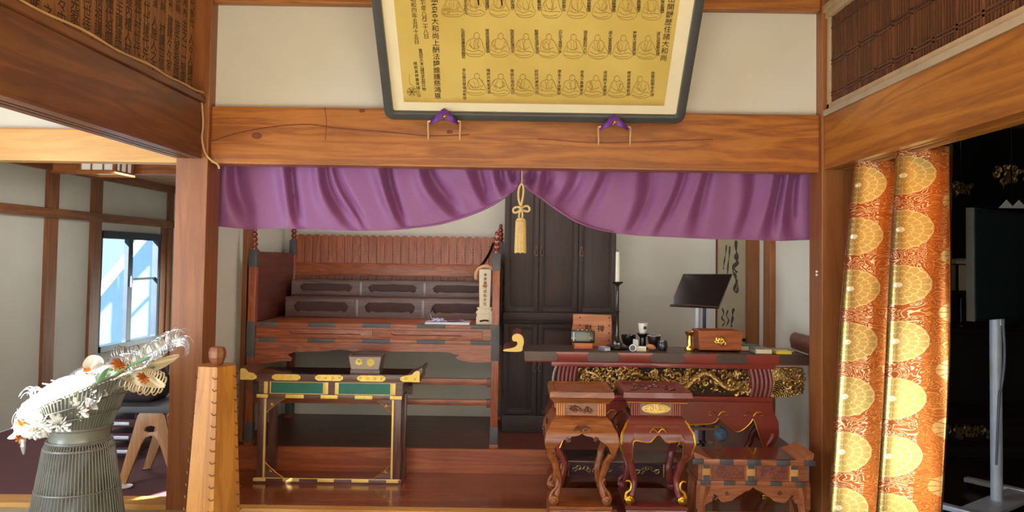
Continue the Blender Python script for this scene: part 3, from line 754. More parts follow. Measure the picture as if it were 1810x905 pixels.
    # corner brackets with gold edging and a curl
    for sx, xc in ((1, lx0 + 0.052), (-1, lx1 - 0.052)):
        for sz, zc in ((-1, r0), (1, b1)):
            L, H = 0.125, 0.10
            tri = [(xc, zc), (xc + sx * L, zc), (xc + sx * L * .62, zc + sz * H * .3), (xc + sx * L * .5, zc + sz * H * .45), (xc + sx * L * .3, zc + sz * H * .65), (xc, zc + sz * H)]
            br = part('corner_bracket', MB().plate([tri], Y0 + 0.001, Y0 + 0.012), 'deskX', t)
            e = MB().tube([(p[0], Y0 - 0.001, p[1]) for p in tri[1:]], 0.0035, 6)
            curl(e, (xc + sx * L * .34, Y0 - 0.001, zc + sz * H * .42), 0.013, 1.1, 0.0035, 0)
            part('gold_edging', e, 'goldbright', br)
    return (x0, x1, s1 + 0.003, Y0, Y1)
DX0, DX1, DZ, DY0, DY1 = make_desk()
def crest_paulownia(mb, x, y, z, r):
    for a, l in ((PI / 2, 1.0), (PI * .82, .9), (PI * .18, .9)):
        for k in range(5): mb.ball((x + math.cos(a + (k - 2) * .22) * r * l * .72, y, z + math.sin(a + (k - 2) * .22) * r * l * .72), r * .2, 0.004, r * .2, 8)
    for a in (PI * 1.5, PI * 1.17, PI * 1.83): mb.ball((x + math.cos(a) * r * .5, y, z + math.sin(a) * r * .4), r * .42, 0.004, r * .42, 10)
def crest_chrys(mb, x, y, z, r):
    for k in range(16):
        a = 2 * PI * k / 16; mb.tube([(x + math.cos(a) * r * .25, y, z + math.sin(a) * r * .25), (x + math.cos(a) * r * .95, y, z + math.sin(a) * r * .95)], [r * .05, r * .17], 6)
    mb.ball((x, y, z), r * .24, 0.006, r * .24, 10)
M['crest'] = plain('yellow_gold_crest', srgb(240, 216, 104), .5, .1)
def make_box():
    y0, y1 = 5.17, 5.32
    c = PX(645, 640, y0); k = y0 / F_PX
    t = thing('incense_box', 'flared dark wooden box with two gold crests on the sutra desk', 'box', (c, (y0 + y1) / 2, DZ))
    z0, z1 = DZ, DZ + 32 * k
    def sec(w, d, z): ym = (y0 + y1) / 2; return [(c + sx * w, ym + sy * d, z) for sx, sy in ((-1, -1), (1, -1), (1, 1), (-1, 1))]
    w0, w1 = 25 * k, 29.5 * k
    part('base', MB().rings([sec(w0 + .004, .068, z0), sec(w0 + .002, .067, z0 + 6 * k)]), 'deskX', t)
    bd = part('body', MB().rings([sec(w0, .066, z0 + 6 * k), sec(w1, .075, z1), sec(w1 - .012, .063, z1), sec(w0 - .004, .058, z0 + 10 * k)], cap=True), 'deskX', t)
    yf = lambda z: (y0 + y1) / 2 - lerp(.066, .075, (z - z0 - 6 * k) / (z1 - z0 - 6 * k))
    za, zc = z0 + 7.5 * k, z1 - 3 * k
    wa, wc = w0 - .004, w1 - .005
    fp = MB(); fp.rings([[(c + sx * wa, yf(za) + o, za) for sx, o in ((-1, -.003), (1, -.003), (1, .002), (-1, .002))], [(c + sx * wc, yf(zc) + o, zc) for sx, o in ((-1, -.003), (1, -.003), (1, .002), (-1, .002))]])
    pnl = part('front_panel', fp, 'greybrown', t)
    cm = MB(); zm = z0 + 19.5 * k
    crest_paulownia(cm, c - 10.5 * k, yf(zm) - .004, zm, 7.4 * k)
    part('gold_crest', cm, M['crest'], pnl)
    cm = MB(); crest_chrys(cm, c + 10 * k, yf(zm) - .004, zm, 7 * k)
    part('gold_crest', cm, M['crest'], pnl)
make_box()
# ------------------------------------------------------------------ long red altar table
TY0, TY1 = 4.97, 5.37
TZ = PZ(1180, 625, TY0)
def make_altar_table():
    Y0, Y1 = TY0, TY1; k = Y0 / F_PX
    def X(p, q=640): return PX(p, q, Y0)
    def Z(p): return PZ(1180, p, Y0)
    x0, x1 = X(927), X(1431)
    t = thing('altar_table', 'long red lacquered altar table with dark bronze edge plates and gilt dragon carving', 'altar table', ((x0 + x1) / 2, Y0, 0))
    s1, s0 = TZ, Z(643)
    tp = part('table_top', MB().rings([[(lerp(x0, x1, u) , y, z) for (u, y, z) in q] for q in
              ([(0.004, Y0 + .006, s0 - .0), (0.996, Y0 + .006, s0), (0.996, Y1, s0), (0.004, Y1, s0)], [(0, Y0, s0 + .012), (1, Y0, s0 + .012), (1, Y1, s0 + .012), (0, Y1, s0 + .012)], [(0, Y0, s1), (1, Y0, s1), (1, Y1, s1), (0, Y1, s1)])]), 'red', t)
    part('top_surface', B(x0 + .01, x1 - .01, Y0 + .012, Y1 - .01, s1, s1 + .002), 'bronzefit', tp, label='dark worn table surface')
    for a, b in ((927, 985), (1038, 1095), (1151, 1210), (1266, 1321), (1377, 1431)):
        q0, q1 = X(a), X(b); e0 = 0 if a == 927 else .014; e1 = 0 if b == 1431 else .014
        pm = MB().plate([[(q0 + e0, s0 + .008), (q1 - e1, s0 + .008), (q1, s0 + .02), (q1, s1 - .012), (q1 - e1, s1 + .001), (q0 + e0, s1 + .001), (q0, s1 - .012), (q0, s0 + .02)]], Y0 - .004, Y0 + .001)
        part('edge_plate', pm, 'bronzefit', tp)
    # upturned scroll ends
    def scrollend(s, xe, gold):
        def q(a, b): return (xe - s * a * k, s1 + b * k)
        o = [q(5, 0), q(34, 0), q(33, 3.5), q(24, 5), q(16, 7.5), q(11.5, 11.5), q(11, 15), q(13, 17.5), q(17, 17.5), q(20, 20.5), q(20, 26), q(16, 30), q(10, 31), q(4, 28.5), q(.5, 23), q(-.5, 16), q(1.5, 8)]
        o = [(p.x, p.y) for p in smoothpts([(a, b, 0) for a, b in o], 3, True)]
        e = part('scroll_end', MB().plate([o], Y0 + .008, Y1 - .005), 'maroonY', t)
        part('scroll_face', MB().plate([o], Y0 - .006, Y0 + .008), gold, e, label='pale gold scroll face')
    scrollend(1, x0 - 2 * k, M['ivorygold']); scrollend(-1, x1 + 3 * k, M['tangold'])
    # red rail, carved frieze, ribbed corners
    part('rail', B(X(975), X(1372), Y0 + .012, Y1 - .02, Z(651), s0 + .002, bev=.004), 'red', t)
    f1, f0 = Z(650), Z(699)
    part('frieze_back', B(X(985), X(1362), Y0 + .045, Y1 - .05, f0 - .01, f1), M['friezeback'], t)
    def ribs(a, b, bulge):
        n = 5; mb = MB(); xa, xb = X(a, 675), X(b, 675)
        mb.box(xa, xb, Y0 + .03, Y0 + .12, f0 - .01, f1)
        for i in range(n):
            pts = []
            for j in range(9):
                v = j / 8; xx = lerp(xa, xb, (i + .5) / n) + bulge * math.sin(PI * v) * (.014)
                pts.append((xx, Y0 + .026 - .012 * math.sin(PI * v), lerp(f0 - .008, f1, v)))
            mb.tube(pts, (xb - xa) / n * .5, 8)
        return part('ribbed_corner', mb, 'redrib', t)
    r = ribs(988, 1023, -1)
    part('side_edge', MB().tube([(X(984 - 6 * math.sin(PI * j / 8), 675), Y0 + .02, lerp(f0, f1, j / 8)) for j in range(9)], .010, 8), M['dustysilver'], r)
    ribs(1325, 1364, 1)
    # gilt carving: dragon body, curls, clouds
    rnd = random.Random(3)
    cv = MB(); xa, xb = X(1024, 675), X(1324, 675); zc = (f0 + f1) / 2; h = (f1 - f0)
    def body(c0, c1, amp, ph, rr, n=40, cyc=2.0):
        pts = []; rad = []
        for i in range(n + 1):
            u = i / n; pts.append((lerp(c0, c1, u), Y0 + .03 - .012 * math.sin(u * 9), zc + amp * h * math.sin(ph + u * cyc * 2 * PI))); rad.append(rr * (0.35 + .75 * math.sin(PI * (0.08 + .85 * u))))
        cv.tube(pts, rad, 8)
        for i in range(3, n, 2): cv.ball((pts[i][0], pts[i][1] - rad[i] * .7, pts[i][2] + rad[i] * .9), .006, seg=6)
    body(lerp(xa, xb, .05), lerp(xa, xb, .40), .26, 1.2, .022, cyc=1.3)
    body(lerp(xa, xb, .50), lerp(xa, xb, .98), .28, 2.6, .026, cyc=1.6)
    for i in range(190):
        c = (lerp(xa, xb, rnd.random()), Y0 + .03 + rnd.uniform(-.012, .01), lerp(f0, f1, rnd.uniform(.08, .92)))
        curl(cv, c, rnd.uniform(.013, .028), rnd.uniform(.8, 1.5), rnd.uniform(.006, .011), rnd.uniform(0, 6), rnd.choice((-1, 1)), up=.014, n=5)
    for i in range(130):
        cv.ball((lerp(xa, xb, rnd.random()), Y0 + .03 + rnd.uniform(-.012, .008), lerp(f0, f1, rnd.uniform(.06, .94))), rnd.uniform(.006, .014), rnd.uniform(.006, .012), rnd.uniform(.006, .013), 7)
    for i in range(18):
        u = rnd.random(); c = Vector((lerp(xa, xb, u), Y0 + .024, lerp(f0, f1, rnd.uniform(.2, .8)))); a = rnd.uniform(0, 6.28)
        for q in range(4):
            aa = a + (q - 1.5) * .28; cv.tube([c, c + Vector((math.cos(aa) * .03, -.006, math.sin(aa) * .03))], [.006, .002], 5)
    part('dragon_carving', cv, 'carvedgold', t, smooth=60)
    # gilt wing bracket at the right overhang
    wv = MB(); a0, a1 = X(1366, 675), X(1424, 675)
    wv.plate([[(a0, f1 + .004), (a1, f1 + .004), (a1, f0 + .02), (a1 - .03, f0 + .01), (a0 + .09, f0 - .008), (a0, f0 - .01)]], Y0 + .04, Y0 + .08)
    for i in range(7):
        rr = .03 + i * .014
        wv.tube([(a0 + .0 + rr * math.cos(q), Y0 + .03, f0 - .012 + rr * math.sin(q) * .95) for q in [PI / 2 * (0.05 + .8 * j / 8) for j in range(9)]], .0065, 6)
    for i in range(26):
        c = (lerp(a0 + .05, a1 - .01, rnd.random()), Y0 + .03 + rnd.uniform(-.01, .01), lerp(f0 + .03, f1, rnd.random()))
        curl(wv, c, rnd.uniform(.012, .03), rnd.uniform(.8, 1.4), rnd.uniform(.006, .009), rnd.uniform(0, 6), rnd.choice((-1, 1)), up=.012, n=5)
    part('wing_carving', wv, 'carvedgold', t, smooth=60)
    # lower rail and cabriole body
    part('lower_rail', B(X(980), X(1366), Y0 + .004, Y1, Z(709), Z(700), bev=.006), 'red', t)
    bt = Z(710)
    hw = (X(1366) - X(980)) / 2; cx = (X(1366) + X(980)) / 2
    def prof(v):    # half width along the height, v in metres below bt
        return hw + table([0, .05, .13, .20, .30, .42, .52, .60], [0, .012, .045, .050, .0, -.05, -.03, .02], v)
    # front skirt with cusped lower edge
    rim = [(1.0, .34), (.94, .31), (.91, .26), (.88, .20), (.85, .14), (.83, .105), (.81, .125), (.77, .155), (.71, .185), (.66, .185), (.60, .155), (.53, .125), (.51, .105), (.49, .125), (.44, .14), (.35, .145), (.2, .15), (0, .155)]
    L = [(cx - prof(v), bt - v) for v in [.34 * i / 14 for i in range(15)]]
    Rr = [(cx + prof(v), bt - v) for v in [.34 * i / 14 for i in range(15)]]
    edge = [(cx + hw * u, bt - v) for u, v in rim] + [(cx - hw * u, bt - v) for u, v in rim[::-1][1:]]
    edge = edge[1:-1]
    sk = part('skirt', MB().plate([L[::-1][:-1] + [(cx - hw, bt)] + [(cx + hw, bt)] + Rr[1:] + edge], Y0 + .02, Y0 + .045), 'red', t)
    em = MB().tube(smoothpts([(a, Y0 + .016, b) for a, b in edge], 4), .0045, 6)
    for u in (.51, .83, -.51, -.83):
        for s in (-1, 1):
            em.tube(smoothpts([(cx + hw * u, Y0 + .016, bt - .088), (cx + hw * u + s * .02, Y0 + .016, bt - .065), (cx + hw * u + s * .05, Y0 + .016, bt - .062), (cx + hw * u + s * .062, Y0 + .016, bt - .078), (cx + hw * u + s * .045, Y0 + .016, bt - .085)], 4), .004, 6)
    part('gold_edging', em, 'gold', sk)
    for s, q in ((-1, 'a'), (1, 'b')):
        part('side_skirt', MB().grid(lambda u, v: (cx + s * prof(v * .3), lerp(Y0 + .03, Y1 - .03, u), bt - v * .3), 4, 12), 'red', t)
        for yy in (Y0 + .04, Y1 - .04):
            pts = [(cx + s * (prof(v) - .03), yy, bt - v) for v in [.2 + (bt - .2 - .03) * i / 16 for i in range(17)]]
            lg = part('leg', MB().tube(pts, [.03 - .008 * math.sin(PI * i / 16) for i in range(17)], 10), 'red', t)
            part('foot_scroll', MB().lathe((pts[-1][0] + s * .015, yy - .02, .045), [(.03, 0), (.034, .01), (.034, .035), (.03, .045)], 14, (0, 1, 0)).box(pts[-1][0] - .035, pts[-1][0] + .035, yy - .03, yy + .03, 0, .014, bev=.003), 'gold' if yy < Y0 + .1 else 'red', lg)
M['ivorygold'] = plain('ivory_gold', srgb(226, 190, 104), 0.5, 0.15, var=0.06)
M['tangold'] = plain('tan_gold', srgb(150, 112, 62), 0.5, 0.1, var=0.1)
M['friezeback'] = plain('frieze_ground', srgb(58, 34, 24), 0.7)
M['dustysilver'] = plain('dusty_silver_carving', srgb(150, 130, 124), 0.5, 0.3, var=0.3, scale=60)
make_altar_table()
ZT = TZ + .0026

# ---- things on the altar table
def tcx(px, y, py=610): return PX(px, py, y)
def plaque():
    y = 5.30; k = y / F_PX; x0, x1 = tcx(1012, y), tcx(1081, y); h = 56 * k
    t = thing('wooden_plaque', 'light orange wooden plaque with brushed characters and round studs behind the clock', 'plaque', ((x0 + x1) / 2, y, ZT))
    o = [(x0, ZT), (x1, ZT), (x1, ZT + h * .75), (x1 - .004, ZT + h * .98), (x0 + .06, ZT + h), (x0 + .002, ZT + h), (x0 + .002, ZT + h * .7), (x0 - .006, ZT + h * .5), (x0 - .006, ZT + h * .2)]
    b = part('board', MB().plate([o], y, y + .02), 'orangewood', t)
    s = MB()
    for u in (.18, .93):
        for v in (.9, .66, .42, .2): s.cyl((lerp(x0, x1, u), y + .004, ZT + h * v), (lerp(x0, x1, u), y - .003, ZT + h * v), .005, n=10)
    each('stud', s, 'ink', b)
    tx = MB()
    for ch, u in (('黙', .40), ('禅', .72)): tx.glyph(ch, Matrix(((1, 0, 0, lerp(x0, x1, u)), (0, 0, -1, y - .0015), (0, 1, 0, ZT + h * .56), (0, 0, 0, 1))), .05)
    part('lettering', tx, 'ink', b, smooth=0)
    part('stand_foot', B(x0 + .03, x1 - .03, y + .02, y + .06, ZT, ZT + .02, bev=.003), 'orangewood', t)
plaque()
def clock():
    y = 5.13; k = y / F_PX
    x0, x1 = tcx(1015, y), tcx(1047, y)
    bl = thing('wooden_block', 'small orange wooden block carrying the black clock', 'block', ((x0 + x1) / 2, y, ZT))
    zb = ZT + 11 * k
    part('body', B(x0, x1, y - .02, y + .05, ZT, zb, bev=.003), M['orangeblock'], bl)
    part('base_shoe', B(x0 - .003, x1 + .003, y - .022, y + .052, ZT, ZT + .008, bev=.002), 'red', bl)
    x0, x1 = tcx(1009, y, 598), tcx(1051, y, 598); z1 = zb + 22 * k
    t = thing('digital_clock', 'black digital clock with grey display standing on an orange block', 'clock', ((x0 + x1) / 2, y, zb))
    part('case', MB().box(x0, x1, y - .018, y + .03, zb, z1, bev=.008), 'black', t)
    part('display', B(x0 + 9 * k, x1 - 9 * k, y - .021, y - .016, zb + 3.5 * k, z1 - 4 * k, bev=.001), 'lcd', t)
    part('chrome_strip', B(x0 + 4 * k, x0 + 5.5 * k, y - .020, y - .016, zb + 3 * k, z1 - 3 * k), 'silver', t)
    bt = MB()
    for i in range(3): bt.cyl((x0 + (12 + 8 * i) * k, y, z1 - .001), (x0 + (12 + 8 * i) * k, y, z1 + .004), .005, n=10)
    each('button', bt, 'silver', t)
M['orangeblock'] = plain('orange_block_wood', srgb(206, 112, 66), 0.5, var=0.15, scale=14)
clock()
def matchbox():
    y = 5.06; x, z = tcx(1068, y, 616), ZT
    t = thing('matchbox', 'small white and dark matchbox left of the candlestick base', 'matchbox', (x, y, z), rotz=R(28))
    part('sleeve', MB().box(-.022, .022, -.036, .036, 0, .026, bev=.001), M['matchblue'], t, local=True)
    part('top_label', B(-.020, .020, -.034, .034, .0262, .0268), 'white', t, local=True)
    part('tray', B(-.019, .019, -.042, -.034, .003, .022, bev=.001), 'white', t, local=True)
    part('top_stripe', B(-.006, .006, -.034, .034, .0268, .0272), 'ink', t, local=True)
M['matchblue'] = plain('grey_violet_card', srgb(120, 114, 138), 0.6, var=0.2, scale=80)
matchbox()
def candlestick():
    y = 5.16; k = y / F_PX; x = tcx(1091, y, 560); z = ZT
    t = thing('candlestick', 'tall black candlestick with a drip pan on the altar table', 'candlestick', (x, y, z))
    zt = PZ(1092, 500, y)
    part('base', MB().lathe((x, y, z), [(20 * k, 0), (21 * k, 3 * k), (20 * k, 6 * k), (13 * k, 9 * k), (7 * k, 13 * k), (4.2 * k, 18 * k), (3.4 * k, 26 * k)], 32), 'black', t)
    part('stem', MB().lathe((x, y, z + 24 * k), [(3.4 * k, 0), (2.9 * k, 40 * k), (3.8 * k, 42 * k), (2.8 * k, 44 * k), (2.6 * k, zt - z - 30 * k), (4 * k, zt - z - 27 * k)], 20), 'black', t)
    part('drip_pan', MB().lathe((x, y, zt - 5 * k), [(3 * k, 0), (5 * k, 2 * k), (9 * k, 4.5 * k), (10.5 * k, 7 * k), (9.5 * k, 7.2 * k), (4 * k, 5.4 * k)], 28), 'black', t)
    zc = zt + 1 * k; zh = PZ(1091, 446, y)
    cd = thing('candle', 'white candle standing on the black candlestick', 'candle', (x, y, zc))
    part('wax', MB().lathe((x, y, zc), [(4.2 * k, 0), (4.0 * k, 4 * k), (3.6 * k, zh - zc), (2.6 * k, zh - zc + .6 * k), (.5 * k, zh - zc + .4 * k)], 20), M['wax'], cd)
    part('wick', MB().tube([(x, y, zh - .002), (x - .001, y, zh + 3 * k), (x - .003, y, zh + 5 * k)], .0016, 6), 'ink', cd)
M['wax'] = plain('candle_wax', srgb(240, 236, 224), 0.5, var=0.02)
candlestick()
def bowl_prof(r, h, foot=.55, wall=.004):
    return [(r * foot, 0), (r * foot, h * .12), (r * foot * .9, h * .14), (r * .8, h * .35), (r * .97, h * .7), (r, h), (r - wall, h), (r * .94 - wall, h * .7), (r * .76, h * .4), (r * .3, h * .25), (0.0005, h * .22)]
def small_items():
    y = 5.20; k = y / F_PX
    def C(px, yy=5.20): return tcx(px, yy)
    # cup on its stand
    x = C(1136, 5.26)
    s = thing('cup_stand', 'black lacquered pedestal under the white cup', 'stand', (x, 5.26, ZT))
    part('pedestal', MB().lathe((x, 5.26, ZT), [(10 * k, 0), (10 * k, 2 * k), (6 * k, 4 * k), (5.5 * k, 18 * k), (9 * k, 23 * k), (11 * k, 25 * k), (11 * k, 26 * k), (.5 * k, 26 * k)], 24), 'black', s)
    c = thing('tea_cup', 'white porcelain cup with a small dark mark raised on a black pedestal', 'cup', (x, 5.26, ZT + 26 * k))
    cm = part('cup_body', MB().lathe((x, 5.26, ZT + 26 * k), [(5 * k, 0), (6.8 * k, 2 * k), (8.0 * k, 8 * k), (8.6 * k, 17.5 * k), (8.0 * k, 17.5 * k), (7.2 * k, 8 * k), (5 * k, 2.4 * k), (.3 * k, 2 * k)], 28), 'white', c)
    mk = MB(); crest_chrys(mk, x + 2.5 * k, 5.26 - 8.2 * k, ZT + 36 * k, 3.2 * k)
    part('painted_mark', mk, 'inkgrey', cm)
    # lacquer bowls
    def lbowl(px, yy, r, h, mat, label, z=ZT, lid=False):
        x = C(px, yy)
        t = thing('lacquer_bowl', label, 'bowl', (x, yy, z))
        part('bowl', MB().lathe((x, yy, z), [(a, b) for a, b in bowl_prof(r * k, h * k)], 28), mat, t)
        part('rim', MB().tube([(x + math.cos(a) * r * k, yy + math.sin(a) * r * k, z + h * k) for a in [2 * PI * i / 28 for i in range(28)]], .5 * k, 6, True), 'silver' if mat == 'darkred' else 'black', t)
    lbowl(1156, 5.23, 11.5, 23, 'darkred', 'dark red lacquer bowl with a pale rim right of the white cup')
    lbowl(1111, 5.30, 13, 21, 'black', 'black lacquer bowl just right of the candlestick base')
    # round black pot
    x = C(1171, 5.12)
    t = thing('lidded_pot', 'small round black pot at the right end of the bowls', 'pot', (x, 5.12, ZT))
    part('body', MB().lathe((x, 5.12, ZT), [(6 * k, 0), (8 * k, 2 * k), (9 * k, 8 * k), (8.6 * k, 13 * k), (8 * k, 14.5 * k)], 26), M['potblue'], t)
    part('lid', MB().lathe((x, 5.12, ZT + 14.5 * k), [(8.2 * k, 0), (8 * k, 1.4 * k), (5.5 * k, 3.6 * k), (.4 * k, 4.4 * k)], 26), M['potblue'], t)
    # small white pieces
    x = C(1118, 5.05)
    t = thing('incense_cup', 'small round white cup lying on its side beside the matchbox side of the bowls', 'cup', (x, 5.05, ZT))
    t['label'] = 'tiny round white cup on its side in front of the black bowls'
    part('cup_body', MB().lathe((x, 5.035, ZT + 6 * k), [(6 * k, 0), (6 * k, 7 * k), (4.6 * k, 9 * k), (.3 * k, 9 * k)], 20, (0.25, 1, 0)), 'white', t)
    part('hollow', MB().lathe((x - .001, 5.034, ZT + 6 * k), [(4.6 * k, 0), (4.4 * k, .6 * k), (.3 * k, .9 * k)], 20, (0.25, 1, 0)), M['potblue'], t)
    x = C(1133, 5.06)
    t = thing('paper_box', 'small flat white box in front of the dark red bowl', 'box', (x, 5.06, ZT), rotz=R(-6))
    part('box_body', B(-8.5 * k, 8.5 * k, -.02, .02, 0, 6.2 * k, bev=.001), 'cream', t, local=True)
    part('box_lid', B(-8.8 * k, 8.8 * k, -.021, .021, 6.2 * k, 8 * k, bev=.001), 'white', t, local=True)
    x = C(1124, 5.11)
    t = thing('folded_paper', 'folded white paper slip leaning between the white cup and bowls', 'paper', (x, 5.11, ZT))
    part('sheet', MB().rings([[(x - 5.5 * k, 5.10, ZT), (x + 4 * k, 5.10, ZT), (x + 4 * k, 5.112, ZT), (x - 5.5 * k, 5.112, ZT)], [(x - 4 * k, 5.13, ZT + 19 * k), (x + 4.5 * k, 5.13, ZT + 17 * k), (x + 4.5 * k, 5.134, ZT + 17 * k), (x - 4 * k, 5.134, ZT + 19 * k)]]), M['bluepaper'], t)
    part('fold', B(x - 5 * k, x + 3.6 * k, 5.095, 5.10, ZT, ZT + 5 * k), 'white', t)
    x = C(1151, 5.09)
    t = thing('wooden_fish', 'small tan wooden clapper lying before the dark red bowl', 'clapper', (x, 5.09, ZT))
    part('body', MB().ball((x, 5.09, ZT + 6 * k), 9 * k, 6 * k, 5 * k, 18, Matrix.Rotation(R(14), 3, 'Y')), M['tanwood'], t)
    part('handle', MB().tube([(x - 6 * k, 5.085, ZT + 5.5 * k), (x - 10 * k, 5.07, ZT + 3.5 * k)], 1.6 * k, 8), 'black', t)
    t['label'] = 'small tan wooden gourd lying before the dark red bowl'
    t.name = 'wooden_gourd'
M['potblue'] = plain('blue_black_lacquer', srgb(44, 44, 58), 0.3, coat=0.4)
M['bluepaper'] = plain('pale_blue_paper', srgb(208, 226, 234), 0.7, var=0.03)
M['tanwood'] = plain('tan_gourd_wood', srgb(190, 136, 88), 0.5, var=0.1, scale=20)
small_items()
def gold_vase():
    y = 5.12; k = y / F_PX; x = tcx(1219, y); z = ZT
    t = thing('brass_vase', 'slim brass vase with a wide foot left of the wooden box', 'vase', (x, y, z))
    part('foot', MB().lathe((x, y, z), [(9 * k, 0), (9.5 * k, 1.2 * k), (9 * k, 5 * k), (6 * k, 7.5 * k), (4.5 * k, 9 * k)], 28), 'goldbright', t)
    part('neck', MB().lathe((x, y, z + 8.5 * k), [(4.5 * k, 0), (4.8 * k, 6 * k), (4.6 * k, 16 * k), (5.2 * k, 19 * k)], 24), 'goldbright', t)
    part('lip', MB().lathe((x, y, z + 27 * k), [(5.2 * k, 0), (7.5 * k, 3 * k), (8.4 * k, 7 * k), (7.6 * k, 7 * k), (5 * k, 3 * k), (.4 * k, 2.4 * k)], 28), 'goldbright', t)
gold_vase()
def wooden_chest():
    y0, y1 = 5.07, 5.27; k = y0 / F_PX
    xa, xb = tcx(1236, y0), tcx(1312, y0)
    cx, ym = (xa + xb) / 2, (y0 + y1) / 2; z = ZT
    t = thing('wooden_box', 'flared orange-brown wooden box with a gold floral crest on the altar table', 'box', (cx, ym, z))
    def sec(w, d, zz): return [(cx + sx * w, ym + sy * d, zz) for sx, sy in ((-1, -1), (1, -1), (1, 1), (-1, 1))]
    w0 = 36.5 * k; w1 = 39 * k; H = 37 * k
    part('base', MB().rings([sec(w0 - .01, .08, z), sec(w0 - .006, .083, z + 3 * k)]), 'black', t)
    bd = part('body', MB().rings([sec(w0, .088, z + 3 * k), sec(w1, .1, z + H), sec(w1 - .012, .088, z + H), sec(w0 - .006, .078, z + 8 * k)]), 'chestX', t)
    cg = MB(); zc = z + H * .52; yc = lerp(ym - .088, ym - .1, .5) - .003
    for i in range(8):
        a = 2 * PI * i / 8; curl(cg, (cx + .3 * k + math.cos(a) * 7.0 * k, yc, zc + math.sin(a) * 5.0 * k), 3.6 * k, 1.0, 1.2 * k, a)
    crest_chrys(cg, cx + .3 * k, yc - .002, zc, 5.0 * k)
    part('gold_crest', cg, 'goldbright', bd)
M['chestX'] = wood('orange_box_wood', srgb(186, 106, 52), srgb(160, 82, 38), srgb(124, 60, 30), 'X', 3, 0.35, 0.2, 0.4)
wooden_chest()
def book(px0, px1, y, h, z, cover, page, label, d=.14, rz=0.0):
    x0, x1 = tcx(px0, y), tcx(px1, y); w = (x1 - x0) / 2; c = (x0 + x1) / 2
    t = thing('book', label, 'book', (c, y + d / 2, z), rotz=rz)
    part('cover', MB().box(-w, w, -d / 2, d / 2, 0, .003).box(-w, w, -d / 2, d / 2, h - .003, h).box(-w, -w + .003, -d / 2, d / 2, 0, h), cover, t, local=True)
    part('pages', B(-w + .003, w - .002, -d / 2 + .002, d / 2 - .002, .003, h - .003), page, t, local=True)
kk = 5.1 / F_PX
M['greencloth'] = plain('green_cloth_cover', srgb(70, 96, 80), 0.8, var=0.15, scale=80)
M['yellow'] = plain('yellow_cover', srgb(222, 206, 70), 0.5, var=0.04)
M['greycover'] = plain('grey_cover', srgb(132, 130, 120), 0.6)
book(1303, 1345, 5.16, 9 * kk, ZT, 'greencloth', 'cream', 'green cloth book behind the thick cream book on the altar table')
book(1335, 1365, 5.00, 8.5 * kk, ZT, 'greycover', 'cream', 'thick cream-edged book at the front of the altar table')
book(1372, 1400, 5.0, 5 * kk, ZT, 'yellow', 'yellow', 'thin yellow notebook near the right scroll end', .1)
book(1368, 1405, 5.12, 4 * kk, ZT, 'greycover', 'cream', 'grey booklet behind the yellow notebook', .12)

# ------------------------------------------------------------------ black book rest behind the box
def book_rest():
    y = 5.62; k = y / F_PX; z0 = .167
    cx = PX(1239, 560, y)
    t = thing('book_rest', 'black tilted reading stand on twin silvery poles behind the wooden box', 'reading stand', (cx, y, z0))
    c4 = [P(1184, 541, y - .16), P(1270, 545, y - .16), P(1294, 486, y + .06), P(1207, 486, y + .06)]
    n = (c4[1] - c4[0]).cross(c4[3] - c4[0]).normalized()
    rr = [[p + n * .006 for p in c4], [p - n * .006 for p in c4]]
    ds = part('desk_board', MB().rings(rr), 'black', t)
    lip = MB().tube(smoothpts([c4[0] + n * .006, lerp(c4[0], c4[1], .12) + n * .012, lerp(c4[0], c4[1], .3) + n * .014, lerp(c4[0], c4[1], .42) + n * .026 - Vector((0, 0, .006)), lerp(c4[0], c4[1], .6) + n * .016, lerp(c4[0], c4[1], .85) + n * .012, c4[1] + n * .006], 5), .0085, 8)
    part('ledge', lip, 'bronzefit', ds)
    part('rim', MB().tube([c4[1] + n * .006, c4[2] + n * .006, c4[3] + n * .006], .004, 6), 'bronzefit', ds)
    ps = MB()
    zt = c4[0].z + .05
    for px in (1233, 1245): part('pole', MB().cyl((PX(px, 560, y - .02), y - .02, z0 + .03), (PX(px, 560, y - .02), y - .02, zt), .017 if px == 1233 else .012, n=14), 'silver' if px == 1233 else M['navy'], t)
    part('hinge', MB().box(cx - .05, cx + .03, y - .06, y + .01, zt - .012, zt + .02, bev=.005), 'black', t)
    part('foot', MB().lathe((cx, y, z0), [(.16, 0), (.16, .012), (.05, .03), (.03, .05)], 28), 'black', t)
M['navy'] = plain('navy_steel', srgb(52, 56, 92), 0.35, 0.4)
book_rest()

